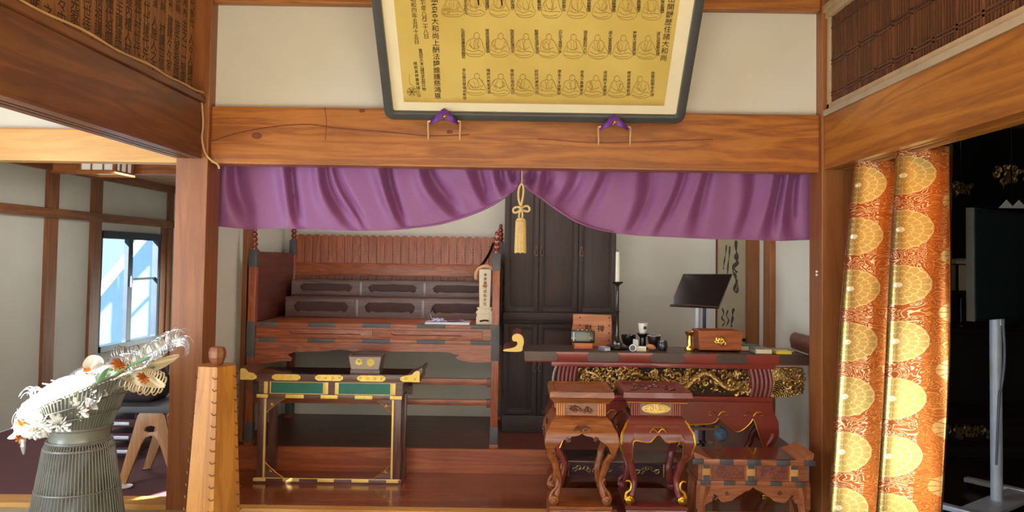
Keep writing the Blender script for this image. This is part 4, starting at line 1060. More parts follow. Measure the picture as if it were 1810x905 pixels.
# ------------------------------------------------------------------ hanging scroll
def scroll():
    y = 6.535
    a, b = P(1267, 420, y), P(1320, 575, y)
    x0, x1 = a.x, b.x; z1 = 2.02; z0 = PZ(1290, 600, y)
    t = thing('hanging_scroll', 'hanging scroll with grey brush calligraphy on the back wall right of the cabinet', 'scroll', ((x0 + x1) / 2, y, z0))
    part('mount', B(x0, x1, y - .004, y, z0, z1), M['scrollsilk'], t)
    part('edge', MB().box(x0 - .008, x0 + .006, y - .008, y, z0, z1), 'maroonZ', t)
    sh = part('sheet', B(x0 + .02, x1 - .02, y - .006, y - .004, z0 + .08, z1 - .1), M['scrollpaper'], t)
    part('roller', MB().cyl((x0 - .03, y - .012, z0), (x1 + .02, y - .012, z0), .014, n=14), 'black', t)
    bs = MB()
    def stroke(pts, r):
        q = smoothpts([(PX(u, v, y - .008), y - .0075, PZ(u, v, y - .008)) for u, v in pts], 5)
        bs.tube(q, [r * (.75 + .35 * math.sin(i * .7)) for i in range(len(q))], 8, flat=1.0)
    stroke([(1284, 433), (1283, 446), (1281, 458), (1279, 470), (1279, 476)], .006)
    stroke([(1290, 435), (1289, 452), (1287, 468), (1286, 484)], .007)
    stroke([(1301, 425), (1301, 440), (1303, 452), (1302, 462), (1297, 470), (1296, 480), (1300, 488), (1301, 500), (1298, 512), (1302, 517), (1304, 508), (1302, 494)], .012)
    stroke([(1303, 448), (1299, 456), (1304, 464), (1298, 474), (1303, 482)], .011)
    stroke([(1277, 545), (1279, 554), (1276, 562), (1281, 569), (1277, 576)], .007)
    stroke([(1297, 545), (1295, 554), (1295, 562), (1293, 572), (1293, 578)], .010)
    stroke([(1287, 548), (1284, 558), (1288, 566), (1284, 576)], .006)
    bs.xf(Matrix.Translation((0, y - .007, 0)) @ Matrix.Diagonal((1, .08, 1, 1)) @ Matrix.Translation((0, -(y - .007), 0)))
    part('calligraphy', bs, 'inkgrey', sh)
M['scrollsilk'] = plain('scroll_mount_silk', srgb(176, 156, 116), 0.8, var=0.05)
M['scrollpaper'] = plain('scroll_paper', srgb(172, 160, 132), 0.9, var=0.08, scale=4)
scroll()

# ------------------------------------------------------------------ cabriole flower stands
def make_stand(name, label, cxp, Y, wd, gold, loc_label=None):
    """square stand with a tray top, ribbed neck, swelling apron, four cabriole legs on a base board. Built in metres at pixel scale k."""
    k = Y / F_PX
    half = 57 * k
    yc = Y + half
    cx = PX(cxp, 780, Y)
    zt = PZ(cxp, 692, Y)
    t = thing(name, label, 'stand', (cx, yc, 0))
    H = lambda py: zt - (py - 692) * k
    mw = wd
    def sq(h, w, dx=0): return [(cx + sx * w * k, yc + sy * w * k, h) for sx, sy in ((-1, -1), (1, -1), (1, 1), (-1, 1))]
    ex = 4 if gold else 0
    tw = 57 + ex
    # tray: rim with sunk middle
    tr = MB().rings([sq(H(714), 49 + ex * .6), sq(H(711), 50 + ex * .6), sq(H(708 if gold else 710), tw - 5), sq(H(703), tw), sq(H(694), tw - 1), sq(H(692), tw - 3), sq(H(692), tw - 9), sq(H(696), tw - 12)])
    tp = part('tray_top', tr, mw + 'X' if mw + 'X' in M else mw, t)
    if gold:
        gm = MB()
        gm.tube(sq(H(712.5), 50 + ex * .7), 1.0 * k, 6, True)
        part('gold_line', gm, 'gold', tp)
        cvm = MB(); rnd = random.Random(5)
        for i in range(16): curl(cvm, (cx + rnd.uniform(-38, 38) * k, yc + rnd.uniform(-38, 38) * k, H(695)), rnd.uniform(5, 9) * k, 1.2, 1.2 * k, rnd.uniform(0, 6), rnd.choice((-1, 1)), ay=(0, 1, 0), n=5)
        part('tray_carving', cvm, mw, tp)
    # neck with ribbed corners and carved panels
    nk = part('neck', MB().rings([sq(H(740), 40), sq(H(712), 40)]), mw + 'X' if mw + 'X' in M else mw, t)
    for sx in (-1, 1):
        for sy in (-1, 1):
            rb = MB()
            for i in range(4):
                o = (30.5 + i * 3.9)
                rb.cyl((cx + sx * o * k, yc + sy * 42.3 * k, H(737)), (cx + sx * o * k, yc + sy * 42.3 * k, H(713)), 1.75 * k, n=8)
                rb.cyl((cx + sx * 42.3 * k, yc + sy * o * k, H(737)), (cx + sx * 42.3 * k, yc + sy * o * k, H(713)), 1.75 * k, n=8)
            part('corner_ribs', rb, M['ribpale'] if not gold else M['ribred'], nk)
    cv = MB(); rnd = random.Random(9)
    for face in range(4):
        ca, sa = [(1, 0), (0, 1), (-1, 0), (0, -1)][face]
        def tf(u, w, d):   # u along the face, w up, d outward
            return Vector((cx + (u * ca - (-(40 + d)) * sa * -1) * k if 0 else cx + (u * ca + (40 + d) * sa) * k, yc + (u * sa - (40 + d) * ca) * k, H(725) + w * k))
        ax = Vector((ca, sa, 0)); lf = Vector((sa, -ca, 0))
        if gold:
            for s in (-1, 1):
                curl(cv, tf(s * 8, 1, 1.2), 6.2 * k, 1.4, 1.7 * k, 0, s, ax, n=6)
                curl(cv, tf(s * 17, 0, 1.2), 5.5 * k, 1.2, 1.5 * k, 2, -s, ax, n=6)
                cv.tube([tf(0, -6, 1.5), tf(s * 3, 2, 1.8), tf(s * 2, 7, 1.2)], 1.5 * k, 6)
            pl = [tf(25 * math.cos(a), 8.2 * math.sin(a), .6) for a in [2 * PI * i / 24 for i in range(24)]]
            cv.tube(pl, 1.0 * k, 6, True)
            cv.rings([[p for p in pl], [p + lf * .8 * k * -1 for p in pl]])
        else:
            for i in range(15):
                curl(cv, tf(rnd.uniform(-21, 21), rnd.uniform(-6, 6), .8), rnd.uniform(3, 5) * k, 1.1, 1.1 * k, rnd.uniform(0, 6), rnd.choice((-1, 1)), ax, n=5)
    part('neck_carving', cv, 'goldpaint' if gold else M['carvedark'], nk)
    # shoulder
    hw = lambda py: table([738, 744, 752, 766, 780, 800, 822, 850, 872, 893], [44, 50, 56, 63, 65, 60, 49, 42, 45, 52], py)
    part('shoulder', MB().rings([sq(H(752), hw(752) - 1), sq(H(746), 53), sq(H(741), 48), sq(H(738), 45), sq(H(737), 41)]), mw + 'X' if mw + 'X' in M else mw, t)
    # aprons: a swelling sheet with a cusped lower edge
    def low(u):
        a = abs(u)
        v = ptable([0, .06, .2, .3, .5, .62, .68, .70, .72, .76, .85, 1.0], [766, 768, 778, 779, 777, 776, 780, 790, 798, 808, 813, 815], a) if gold else ptable([0, .1, .30, .36, .42, .55, .66, .74, .82, .9, .95, 1.0], [764, 768, 770, 777, 773, 778, 783, 788, 796, 803, 809, 814], a)
        return v
    gl_ = MB()
    for face in range(4):
        ca, sa = [(1, 0), (0, 1), (-1, 0), (0, -1)][face]
        def pos(u, v, o=0.0):
            py = lerp(744, low(u), v); w = hw(py)
            return Vector((cx + (u * w * ca + (w + o) * sa) * k, yc + (u * w * sa - (w + o) * ca) * k, H(py)))
        mb = MB().grid(lambda u, v: pos(u * 2 - 1, v), 48, 14)
        for f in list(mb.bm.faces): pass
        r = bmesh.ops.solidify(mb.bm, geom=list(mb.bm.faces), thickness=2.5 * k)
        ap = part('apron', mb, mw + 'X' if mw + 'X' in M else mw, t)
        em = MB()
        if gold:
            em.tube([pos(-1 + i / 30, 1, 1.0) for i in range(0, 61)], 1.0 * k, 6)
            em.tube([pos(-.985, i / 14, 1.0) for i in range(15)], 1.1 * k, 6); em.tube([pos(.985, i / 14, 1.0) for i in range(15)], 1.1 * k, 6)
        ax = Vector((ca, sa, 0)); base = pos(0, .72, 1.2)
        for s in (-1, 1):
            em.tube(smoothpts([base + Vector((0, 0, -6 * k)), base + ax * s * 2.2 * k + Vector((0, 0, -1 * k)), base + ax * s * 7 * k + Vector((0, 0, 3 * k)), base + ax * s * 13 * k, base + ax * s * 13.5 * k - Vector((0, 0, 4 * k)), base + ax * s * 10 * k - Vector((0, 0, 5 * k))], 4), (1.0 if gold else 1.5) * k, 6)
            em.tube(smoothpts([base + Vector((0, 0, 6 * k)), base + ax * s * 6 * k + Vector((0, 0, 6.5 * k)), base + ax * s * 12 * k + Vector((0, 0, 2 * k))], 4), (1.0 if gold else 1.8) * k, 6)
            if not gold: curl(em, pos(s * .38, .95, 1.0), 4.2 * k, 1.2, 1.5 * k, 0, s, ax, n=6)
        part('apron_edging', em, 'gold' if gold else M['carvedark'], ap)
    # legs
    for sx, sy in ((-1, -1), (1, -1), (1, 1), (-1, 1)):
        rings = []; pys = [800 + (886 - 800) * i / 20 for i in range(21)]
        for py in pys:
            w = hw(py); th = table([800, 825, 850, 870, 886], [10, 8.5, 8, 8.5, 7], py)
            o = w - th * .55
            rings.append([(cx + sx * (o + a * th * .75) * k, yc + sy * (o + b * th * .75) * k, H(py)) for a, b in ((-1, -.6), (-.6, -1), (.6, -1), (1, -.6), (1, .6), (.6, 1), (-.6, 1), (-1, .6))])
        lg = part('leg', MB().rings(rings), mw + 'Z' if mw + 'Z' in M else mw, t, smooth=50)
        sc = MB(); w = hw(880)
        # outward scroll foot
        px_ = cx + sx * (w - 2) * k; py_ = yc + sy * (w - 2) * k
        sc.lathe((px_ + sx * 1 * k - .0 , py_ - 6 * k, H(884)), [(7 * k, 0), (8.5 * k, 1.5 * k), (8.5 * k, 10.5 * k), (7 * k, 12 * k)], 18, (0, 1, 0))
        sc.ball((px_ + sx * 1 * k, py_ - 6 * k, H(884)), 4.5 * k, 2 * k, 4.5 * k, 12)
        if gold:
            sc.tube(smoothpts([(px_ + sx * 8 * k, py_, H(884)), (px_ + sx * 6 * k, py_, H(872)), (px_ - sx * 1 * k, py_, H(866)), (px_ - sx * 2 * k, py_, H(857)), (px_ + sx * 2 * k, py_, H(851)), (px_ + sx * 8 * k, py_, H(852))], 5), [4 * k * (1 - .6 * i / 25) for i in range(26)], 8)
        else:
            sc.tube(smoothpts([(px_ + sx * 8 * k, py_, H(884)), (px_ + sx * 5 * k, py_, H(872)), (px_ - sx * 3 * k, py_, H(862)), (px_ - sx * 6 * k, py_, H(852)), (px_ - sx * 2 * k, py_, H(846))], 5), [3.6 * k * (1 - .6 * i / 20) for i in range(21)], 8)
        part('scroll_foot', sc, 'gold' if (gold and sy < 0) else (mw + 'X' if mw + 'X' in M else mw), lg, smooth=50)
    # base board
    bb = part('base_board', MB().rings([sq(0.0, 56), sq(H(915), 56), sq(H(900), 53), sq(H(898), 55), sq(H(893), 55), sq(H(892), 53)]), mw + 'X' if mw + 'X' in M else mw, t)
    pm = MB()
    for s in (-1, 1):
        pm.box(cx - 34 * k, cx + 34 * k, yc + s * 54.6 * k - 1.6 * k, yc + s * 54.6 * k + 1.6 * k, H(917), H(902), bev=.4 * k)
    part('base_panel', pm, 'gold' if gold else M['carvedark'], bb)
M['ribpale'] = plain('pale_rib_wood', srgb(206, 140, 84), 0.35, coat=0.3)
M['ribred'] = plain('dusty_red_rib', srgb(150, 78, 70), 0.35, coat=0.2)
M['carvedark'] = plain('dark_carved_wood', srgb(104, 54, 32), 0.32, coat=0.3, var=0.2, scale=30)
make_stand('flower_stand', 'brown wooden cabriole flower stand, left of the pair before the altar table', 1028, 4.30, 'keyaki', False)
make_stand('flower_stand', 'red lacquered cabriole flower stand with gold edging and gold crest', 1162, 4.33, 'redstand', True)

# ------------------------------------------------------------------ low brown table with dark fittings
def low_table():
    Y = 4.42; k = Y / F_PX; D = .27
    cx = PX(1332, 820, Y); zt = PZ(1332, 812, Y); H = lambda py: zt - (py - 812) * k
    W = 96 * k
    t = thing('low_table', 'low brown wooden table with dark metal fittings beside the right column', 'table', (cx, Y, 0))
    x0, x1 = cx - 103 * k, cx + 103 * k
    tp = part('table_top', B(x0, x1, Y - .01, Y + D + .02, H(822), zt, bev=.003), 'lowtableX', t)
    part('top_surface', B(x0 + .012, x1 - .012, Y, Y + D + .01, zt, zt + .002), M['redbrown'], tp)
    for s in (-1, 1):
        xe = cx + s * 103 * k
        o = [(xe - s * 30 * k, zt), (xe - s * 16 * k, zt + 4 * k), (xe - s * 4 * k, zt + 10 * k), (xe + s * 2 * k, zt + 12 * k), (xe + s * 2 * k, zt + 9 * k), (xe, zt)]
        part('upturned_end', MB().plate([o], Y - .008, Y + D + .015), 'lowtableY', t)
    fm = MB()
    for c, w in ((-98, 10), (-48, 12), (0, 12), (51, 12), (97, 10)):
        fm.box(cx + (c - w) * k, cx + (c + w) * k, Y - .015, Y + .01, H(821.5), zt + .001, bev=.003)
    each('iron_fitting', fm, 'iron', tp)
    fr = part('frieze', B(cx - W, cx + W, Y + .016, Y + D, H(851), H(821)), 'lowtableX', t)
    ps = MB(); fi = MB(); cv = MB(); rnd = random.Random(4)
    for c in (-84, -8, 68, 88):
        if c == 88: continue
    for c in (-82, -4, 72):
        ps.box(cx + (c - 7) * k, cx + (c + 7) * k, Y + .004, Y + .02, H(850), H(822), bev=.002)
        for a, b in ((822, 829), (841, 850)): fi.plate([[(cx + (c - 6) * k, H(b)), (cx + (c + 6) * k, H(b)), (cx + (c + 6) * k, H(a)), (cx + (c - 6) * k, H(a))]], Y + .0005, Y + .005)
    each('frieze_post', ps, 'pineZ', fr); each('post_fitting', fi, 'iron', fr)
    for c0 in (-43, 34):
        cv = MB().box(cx + (c0 - 28) * k, cx + (c0 + 28) * k, Y + .012, Y + .018, H(848), H(824), bev=.002)
        for i in range(22): curl(cv, (cx + (c0 + rnd.uniform(-20, 20)) * k, Y + .011, H(836 + rnd.uniform(-7, 7))), rnd.uniform(3, 5.5) * k, 1.1, 1.2 * k, rnd.uniform(0, 6), rnd.choice((-1, 1)), n=5)
        part('carved_panel', cv, M['carvepink'], fr)
    rl = part('rail', B(cx - W - 3 * k, cx + W + 3 * k, Y + .002, Y + D + .01, H(858), H(850.5), bev=.002), 'lowtableX', t)
    fi = MB()
    for c, w in ((-84, 9), (-42, 10), (-4, 10), (40, 10), (82, 9)): fi.box(cx + (c - w) * k, cx + (c + w) * k, Y - .002, Y + .01, H(857.5), H(850), bev=.002)
    each('iron_fitting', fi, 'iron', rl)
    Wl = 100 * k
    def ed(u): return ptable([0, .06, .14, .22, .30, .36, .55, .62, .68, .72, 1], [860, 866, 868, 874, 878, 884, 888, 880, 872, 886, 900], abs(u))
    poly = [(cx - Wl, H(858)), (cx + Wl, H(858))] + [(cx + Wl * u, H(ed(u))) for u in [1 - i / 25 for i in range(51)]]
    ap = part('apron', MB().plate([poly], Y + .004, Y + .02), 'lowtableX', t)
    am = MB()
    for s in (-1, 1):
        curl(am, (cx + s * 68 * k, Y + .002, H(879)), 5 * k, 1.1, 1.4 * k, 1, s); curl(am, (cx + s * 46 * k, Y + .002, H(871)), 4 * k, 1.1, 1.2 * k, 0, s)
    part('apron_carving', am, 'carvedark', ap)
    for sx in (-1, 1):
        for yy in (Y + .03, Y + D - .02):
            pts = [(cx + sx * (Wl - ptable([0, .3, .7, 1], [16, 12, 9, 3], i / 10) * k), yy, lerp(H(859), .012, i / 10)) for i in range(11)]
            lg = part('leg', MB().tube(pts, [(13 - 4 * math.sin(PI * i / 12)) * k for i in range(11)], 8), 'lowtableZ', t)
            part('foot', B(pts[-1][0] - 12 * k, pts[-1][0] + 12 * k, yy - 12 * k, yy + 12 * k, 0, .014, bev=.003), 'lowtableX', lg)
M['redbrown'] = plain('glossy_red_brown', srgb(96, 44, 28), 0.25, coat=0.4)
M['carvepink'] = plain('red_carved_panel', srgb(132, 74, 60), 0.5, var=0.25, scale=30)
low_table()

# ------------------------------------------------------------------ things in the shade under the altar table
def under():
    Y = 4.86; k = Y / F_PX
    cx = PX(1095, 840, Y); zt = PZ(1095, 826, Y)
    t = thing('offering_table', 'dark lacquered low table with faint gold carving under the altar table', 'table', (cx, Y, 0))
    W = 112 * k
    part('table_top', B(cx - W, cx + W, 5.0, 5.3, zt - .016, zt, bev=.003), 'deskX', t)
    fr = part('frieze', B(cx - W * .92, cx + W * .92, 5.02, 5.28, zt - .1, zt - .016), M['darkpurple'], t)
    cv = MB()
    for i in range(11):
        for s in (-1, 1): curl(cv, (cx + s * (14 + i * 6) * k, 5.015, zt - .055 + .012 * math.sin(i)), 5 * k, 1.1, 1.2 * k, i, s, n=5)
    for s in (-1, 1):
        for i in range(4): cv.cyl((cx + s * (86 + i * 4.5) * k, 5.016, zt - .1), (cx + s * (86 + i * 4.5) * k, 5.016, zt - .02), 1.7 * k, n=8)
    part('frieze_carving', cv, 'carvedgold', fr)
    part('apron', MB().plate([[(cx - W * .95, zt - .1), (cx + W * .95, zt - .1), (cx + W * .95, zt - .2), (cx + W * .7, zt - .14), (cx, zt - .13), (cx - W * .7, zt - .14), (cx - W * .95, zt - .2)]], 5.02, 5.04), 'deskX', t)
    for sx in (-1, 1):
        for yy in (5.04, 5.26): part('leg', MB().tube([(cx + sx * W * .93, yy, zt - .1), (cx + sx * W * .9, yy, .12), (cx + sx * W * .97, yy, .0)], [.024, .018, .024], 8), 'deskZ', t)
    # bell on its wooden post
    y = 5.2; x = PX(1266, 770, y); z0 = 0; zz = PZ(1268, 755, y)
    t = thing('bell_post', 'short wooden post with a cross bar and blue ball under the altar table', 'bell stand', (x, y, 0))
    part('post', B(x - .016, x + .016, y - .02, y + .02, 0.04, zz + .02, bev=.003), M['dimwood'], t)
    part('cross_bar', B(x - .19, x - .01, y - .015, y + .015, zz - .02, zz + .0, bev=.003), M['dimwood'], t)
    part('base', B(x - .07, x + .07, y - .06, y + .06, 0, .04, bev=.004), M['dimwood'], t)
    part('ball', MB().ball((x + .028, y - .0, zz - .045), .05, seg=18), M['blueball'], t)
    x = PX(1218, 735, 5.15); 
    xs = PX(1100, 800, 5.35)
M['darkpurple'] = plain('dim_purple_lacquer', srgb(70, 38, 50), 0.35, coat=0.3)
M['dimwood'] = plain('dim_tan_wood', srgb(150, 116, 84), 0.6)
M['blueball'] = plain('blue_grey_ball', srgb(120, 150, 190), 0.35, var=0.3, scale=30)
under()
# ------------------------------------------------------------------ purple valance
def satin():
    m, nt, b = _nt('purple_satin')
    tc = nt.nodes.new('ShaderNodeTexCoord')
    n = nt.nodes.new('ShaderNodeTexNoise'); n.inputs['Scale'].default_value = 260; n.inputs['Detail'].default_value = 2
    nt.links.new(tc.outputs['Object'], n.inputs['Vector'])
    r = _ramp(nt, [(0.3, srgb(128, 74, 124)), (0.7, srgb(148, 90, 142))])
    nt.links.new(n.outputs['Fac'], r.inputs['Fac']); nt.links.new(r.outputs['Color'], b.inputs['Base Color'])
    b.inputs['Roughness'].default_value = 0.55
    b.inputs['Sheen Weight'].default_value = 0.45; b.inputs['Sheen Roughness'].default_value = 0.4; b.inputs['Sheen Tint'].default_value = (*srgb(206, 160, 220), 1)
    bp = nt.nodes.new('ShaderNodeBump'); bp.inputs['Strength'].default_value = 0.05; bp.inputs['Distance'].default_value = 0.002
    nt.links.new(n.outputs['Fac'], bp.inputs['Height']); nt.links.new(bp.outputs['Normal'], b.inputs['Normal'])
    return m
M['satin'] = satin()
def valance():
    Y = 4.86
    xL, xC, xR = 385, 922, 1431
    t = thing('valance', 'wide purple satin curtain gathered up at its middle under the cross beam', 'curtain', (P(905, 300, Y).x, Y, ZB0))
    def half(side):
        folds = ([(.07, .020, 1.0), (.23, .016, 1.0), (.365, .018, .9), (.40, .010, .6), (.545, .017, 1.15), (.705, .020, 1.1), (.84, .022, .9), (.93, .018, .7), (.975, .012, .5)] if side < 0 else
                 [(.05, .012, .8), (.10, .014, .8), (.19, .022, .6), (.30, .02, .45), (.45, .02, .7), (.56, .016, .55), (.66, .016, .6), (.80, .018, .45), (.90, .018, .9), (.955, .016, .9)])
        bx = [385, 420, 445, 490, 540, 620, 680, 720, 760, 800, 840, 870, 900, 914, 922]
        by = [400, 404, 406, 403, 405, 408, 408, 405, 399, 390, 376, 362, 342, 330, 322]
        if side > 0:
            bx = [922, 930, 945, 965, 990, 1020, 1050, 1085, 1130, 1200, 1260, 1320, 1380, 1431]
            by = [322, 330, 342, 357, 375, 393, 404, 412, 417, 420, 423, 424, 426, 424]
        def f(u, v):
            if side < 0:
                xt = lerp(xL, xC, u); xb = lerp(xL, xC, 1 - (1 - u) ** 1.28); fu = u
            else:
                xt = lerp(xC, xR, u); xb = lerp(xC, xR, u ** 1.25); fu = u
            yb = ptable(bx, by, xb)
            px = xt + (xb - xt) * v ** 1.5
            sag = 1 + (0.12 * math.sin(PI * v) if True else 0)
            py = lerp(289 if side < 0 else 295, yb, v * 1.0)
            d = 0.0
            wob = .012 * math.sin(v * 3.0 + fu * 20)
            for (c, w, a) in folds:
                q = (fu - c + wob) / w
                sh = math.exp(-q * q) - .55 * math.exp(-((q + 1.9) / 1.2) ** 2)
                fade = (1 - v) ** .55 * .85 + .25 * math.exp(-((v - .55) / .25) ** 2)
                d += a * .082 * sh * fade
            cd = (1 - u) if side < 0 else u
            near = math.exp(-(cd / .10) ** 2)
            d += near * .02 * math.sin((fu * 130 if side < 0 else fu * 120) + v * 4) * (1 - .4 * v)
            d += .012 * math.sin(v * 5 - cd * 9) * math.exp(-(cd / .35) ** 2) * 2.0
            yy = Y + d
            return P(px, py, yy)
        mb = MB().grid(f, 220, 40)
        r = bmesh.ops.solidify(mb.bm, geom=list(mb.bm.faces), thickness=.003)
        return part('panel', mb, 'satin', t, smooth=80)
    half(-1); half(1)
    hm = MB()
    # hem rolled up towards the knot
    q = [(700, 406), (760, 400), (800, 391), (840, 377), (870, 363), (900, 343), (914, 331), (921, 322)]
    hm.tube(smoothpts([P(a, b - 1, Y - .01) for a, b in q], 5), [.004 + .0002 * i for i in range(36)], 8)
    q = [(923, 322), (930, 330), (945, 342), (965, 357), (990, 375), (1020, 393), (1050, 404), (1085, 412)]
    hm.tube(smoothpts([P(a, b - 1, Y - .01) for a, b in q], 5), [.011 - .0002 * i for i in range(36)], 8)
    part('rolled_hem', hm, 'satin', t, smooth=80)
valance()
def tassel():
    Y = 4.775; k = Y / F_PX
    W = lambda a, b, o=0.0: P(a, b, Y + o)
    t = thing('tassel', 'pale gold tassel with a looped bow hanging before the purple valance', 'tassel', tuple(W(921, 300)))
    part('pull_string', MB().tube([W(922.5, 297), W(922.5, 324)], .0035, 6), 'cord', t)
    lp = MB()
    lp.tube(smoothpts([W(920, 364), W(916.5, 350), (W(917, 335)), W(920.5, 326), W(924, 327), W(925.5, 336), W(924, 350), W(921, 364)], 5), 1.9 * k, 8)
    part('hanging_loop', lp, 'cord', t)
    bw = MB()
    bw.tube(smoothpts([W(921, 369), W(916, 366), W(910, 367), W(907, 371), W(908.5, 375.5), W(914, 375), W(921, 370)], 5), 1.9 * k, 8)
    bw.tube(smoothpts([W(921, 369), W(927, 365), W(933, 364.5), W(936, 369), W(934, 373.5), W(927, 373), W(921, 370)], 5), 1.9 * k, 8)
    bw.tube(smoothpts([W(918, 365, -.008), W(922, 369, -.014), W(919, 374, -.01), W(917.5, 380), W(917.5, 385)], 4), 1.8 * k, 8)
    bw.tube(smoothpts([W(924, 365, -.008), W(920, 369, -.016), W(923, 374, -.01), W(923.5, 380), W(923, 385)], 4), 1.8 * k, 8)
    part('bow', bw, 'cord', t)
    c = W(920.5, 385)
    sk = MB()
    n = 40; rings = []
    for h, r in ((385, 4), (386.5, 7), (389, 8.2), (391, 7.6), (395, 8.2), (420, 9), (444, 9.6), (446, 9.4)):
        z = W(920.5, h).z
        rings.append([(c.x + r * k * (1 + (.07 if i % 2 else -.03) * (h > 390)) * math.cos(2 * PI * i / n), Y + r * k * (1 + (.07 if i % 2 else -.03) * (h > 390)) * math.sin(2 * PI * i / n), z) for i in range(n)])
    sk.rings(rings)
    for i in range(30):
        a = 2 * PI * i / 30; r0, r1 = 8.4 * k, 9.8 * k
        sk.tube([(c.x + r0 * math.cos(a), Y + r0 * math.sin(a), W(920, 393).z), (c.x + r1 * math.cos(a + .05), Y + r1 * math.sin(a + .05), W(920, 445 + (i * 7 % 5) * .7).z)], .9 * k, 5)
    part('skirt', sk, 'cord', t)
    part('collar', MB().tube([(c.x + 8.6 * k * math.cos(2 * PI * i / 20), Y + 8.6 * k * math.sin(2 * PI * i / 20), W(920, 391.5).z) for i in range(20)], 1.3 * k, 6, True), 'goldpaint', t)
tassel()

# ------------------------------------------------------------------ big tilted framed picture
def picture():
    O = P(944, 205, 4.52)
    top = P(950, 2, 4.05)
    v = Vector((0, top.y - O.y, top.z - O.z)).normalized()
    u = Vector((1, 0, 0)); n = u.cross(v)
    mt = Matrix((u, v, n)).transposed().to_4x4(); mt.translation = O
    def uv(px, py):
        d = ray(px, py); s = (O - Vector((0, 0, EYE))).dot(n) / d.dot(n)
        q = Vector((0, 0, EYE)) + d * s - O
        return (q.dot(u), q.dot(v))
    t = bpy.data.objects.new('framed_picture', None); COL.objects.link(t); t.matrix_world = mt
    t['label'] = 'large black-framed golden paper with ink figures leaning out above the cross beam'; t['category'] = 'picture'
    ORG[t] = Vector((0, 0, 0))
    uL, uR = uv(683, 198)[0], uv(1206, 212)[0]
    H = 1.06; fr = .035; c = .06
    def rr(x0, x1, y0, y1, r, m=6):
        o = []
        for cx, cy, a0 in ((x1 - r, y1 - r, 0), (x0 + r, y1 - r, PI / 2), (x0 + r, y0 + r, PI), (x1 - r, y0 + r, 1.5 * PI)):
            o += [(cx + r * math.cos(a0 + PI / 2 * i / m), cy + r * math.sin(a0 + PI / 2 * i / m)) for i in range(m + 1)]
        return o
    part('frame', MB().plate([rr(uL, uR, -.018, H, .05), rr(uL + fr, uR - fr, fr - .018, H - fr, .02)], -.02, .028, 'XY', bev=.008), 'frame', t, local=True)
    part('backing', B(uL + .01, uR - .01, 0, H - .02, -.02, -.012), 'brownX', t, local=True)
    part('mat', MB().plate([rr(uL + .03, uR - .03, fr - .03, H - .03, .01)], -.012, .0, 'XY'), 'cream', t, local=True)
    m, nt, b = _nt('aged_gold_paper')
    tc = nt.nodes.new('ShaderNodeTexCoord')
    n1 = nt.nodes.new('ShaderNodeTexNoise'); n1.inputs['Scale'].default_value = 2.2; n1.inputs['Detail'].default_value = 5
    nt.links.new(tc.outputs['Object'], n1.inputs['Vector'])
    r1 = _ramp(nt, [(.3, srgb(190, 160, 76)), (.55, srgb(202, 174, 92)), (.75, srgb(210, 182, 100))])
    nt.links.new(n1.outputs['Fac'], r1.inputs['Fac'])
    sp = nt.nodes.new('ShaderNodeSeparateXYZ'); nt.links.new(tc.outputs['Object'], sp.inputs[0])
    n2 = nt.nodes.new('ShaderNodeTexNoise'); n2.inputs['Scale'].default_value = 5; n2.inputs['Detail'].default_value = 4
    nt.links.new(tc.outputs['Object'], n2.inputs['Vector'])
    ma = nt.nodes.new('ShaderNodeMath'); ma.operation = 'MULTIPLY_ADD'; ma.inputs[1].default_value = -.10
    nt.links.new(n2.outputs['Fac'], ma.inputs[0]); nt.links.new(sp.outputs['Y'], ma.inputs[2])
    mr = nt.nodes.new('ShaderNodeMapRange'); mr.inputs['From Min'].default_value = .035; mr.inputs['From Max'].default_value = .075; mr.inputs['To Min'].default_value = .55; mr.inputs['To Max'].default_value = 0
    nt.links.new(ma.outputs[0], mr.inputs['Value'])
    mx = nt.nodes.new('ShaderNodeMix'); mx.data_type = 'RGBA'
    nt.links.new(mr.outputs['Result'], mx.inputs[0]); nt.links.new(r1.outputs['Color'], mx.inputs[6]); mx.inputs[7].default_value = (*srgb(166, 124, 62), 1)
    nt.links.new(mx.outputs[2], b.inputs['Base Color']); b.inputs['Roughness'].default_value = .7
    pl = uv(714, 180); pr = uv(1173, 192)
    paper = part('paper', B(pl[0], pr[0], pl[1], H - .09, 0, .002), m, t, local=True)
    ink = MB(); soft = MB()
    def vt(text, p0, p1, size, mb=ink):
        a, b_ = Vector(uv(*p0)), Vector(uv(*p1))
        for i, ch in enumerate(text):
            q = a.lerp(b_, (i + .5) / len(text))
            mb.glyph(ch, Matrix.Translation((q.x, q.y, .0032)), size)
    # long column of large characters, the two date columns, the signature columns
    vt('堂頭各各大和尚上酬法諱誰護慈鴻恩', (767, -22), (774, 175), .039)
    vt('大正七年八月二十八日', (746, -15), (754, 68), .029)
    vt('昭和四年五月十五日', (730, -6), (737, 78), .029)
    vt('曹洞宗大本山總持寺祖院什物', (743, 86), (750, 160), .022)
    vt('維那某拝書寫謹之印', (734, 108), (741, 172), .022)
    vt('當山開闢歴住諸大和尚', (1190, -22), (1172, 108), .039)
    rnd = random.Random(11)
    chars = '尊者摩訶迦葉阿難商那優婆提多伏陀密脇富馬鳴龍樹羅睺僧伽耶舎鳩摩闍夜婆修盤頭師子斯不如般若菩達磨大師慧可僧粲道信弘忍'
    def zag(q): return Vector((q[0], q[1], .003))
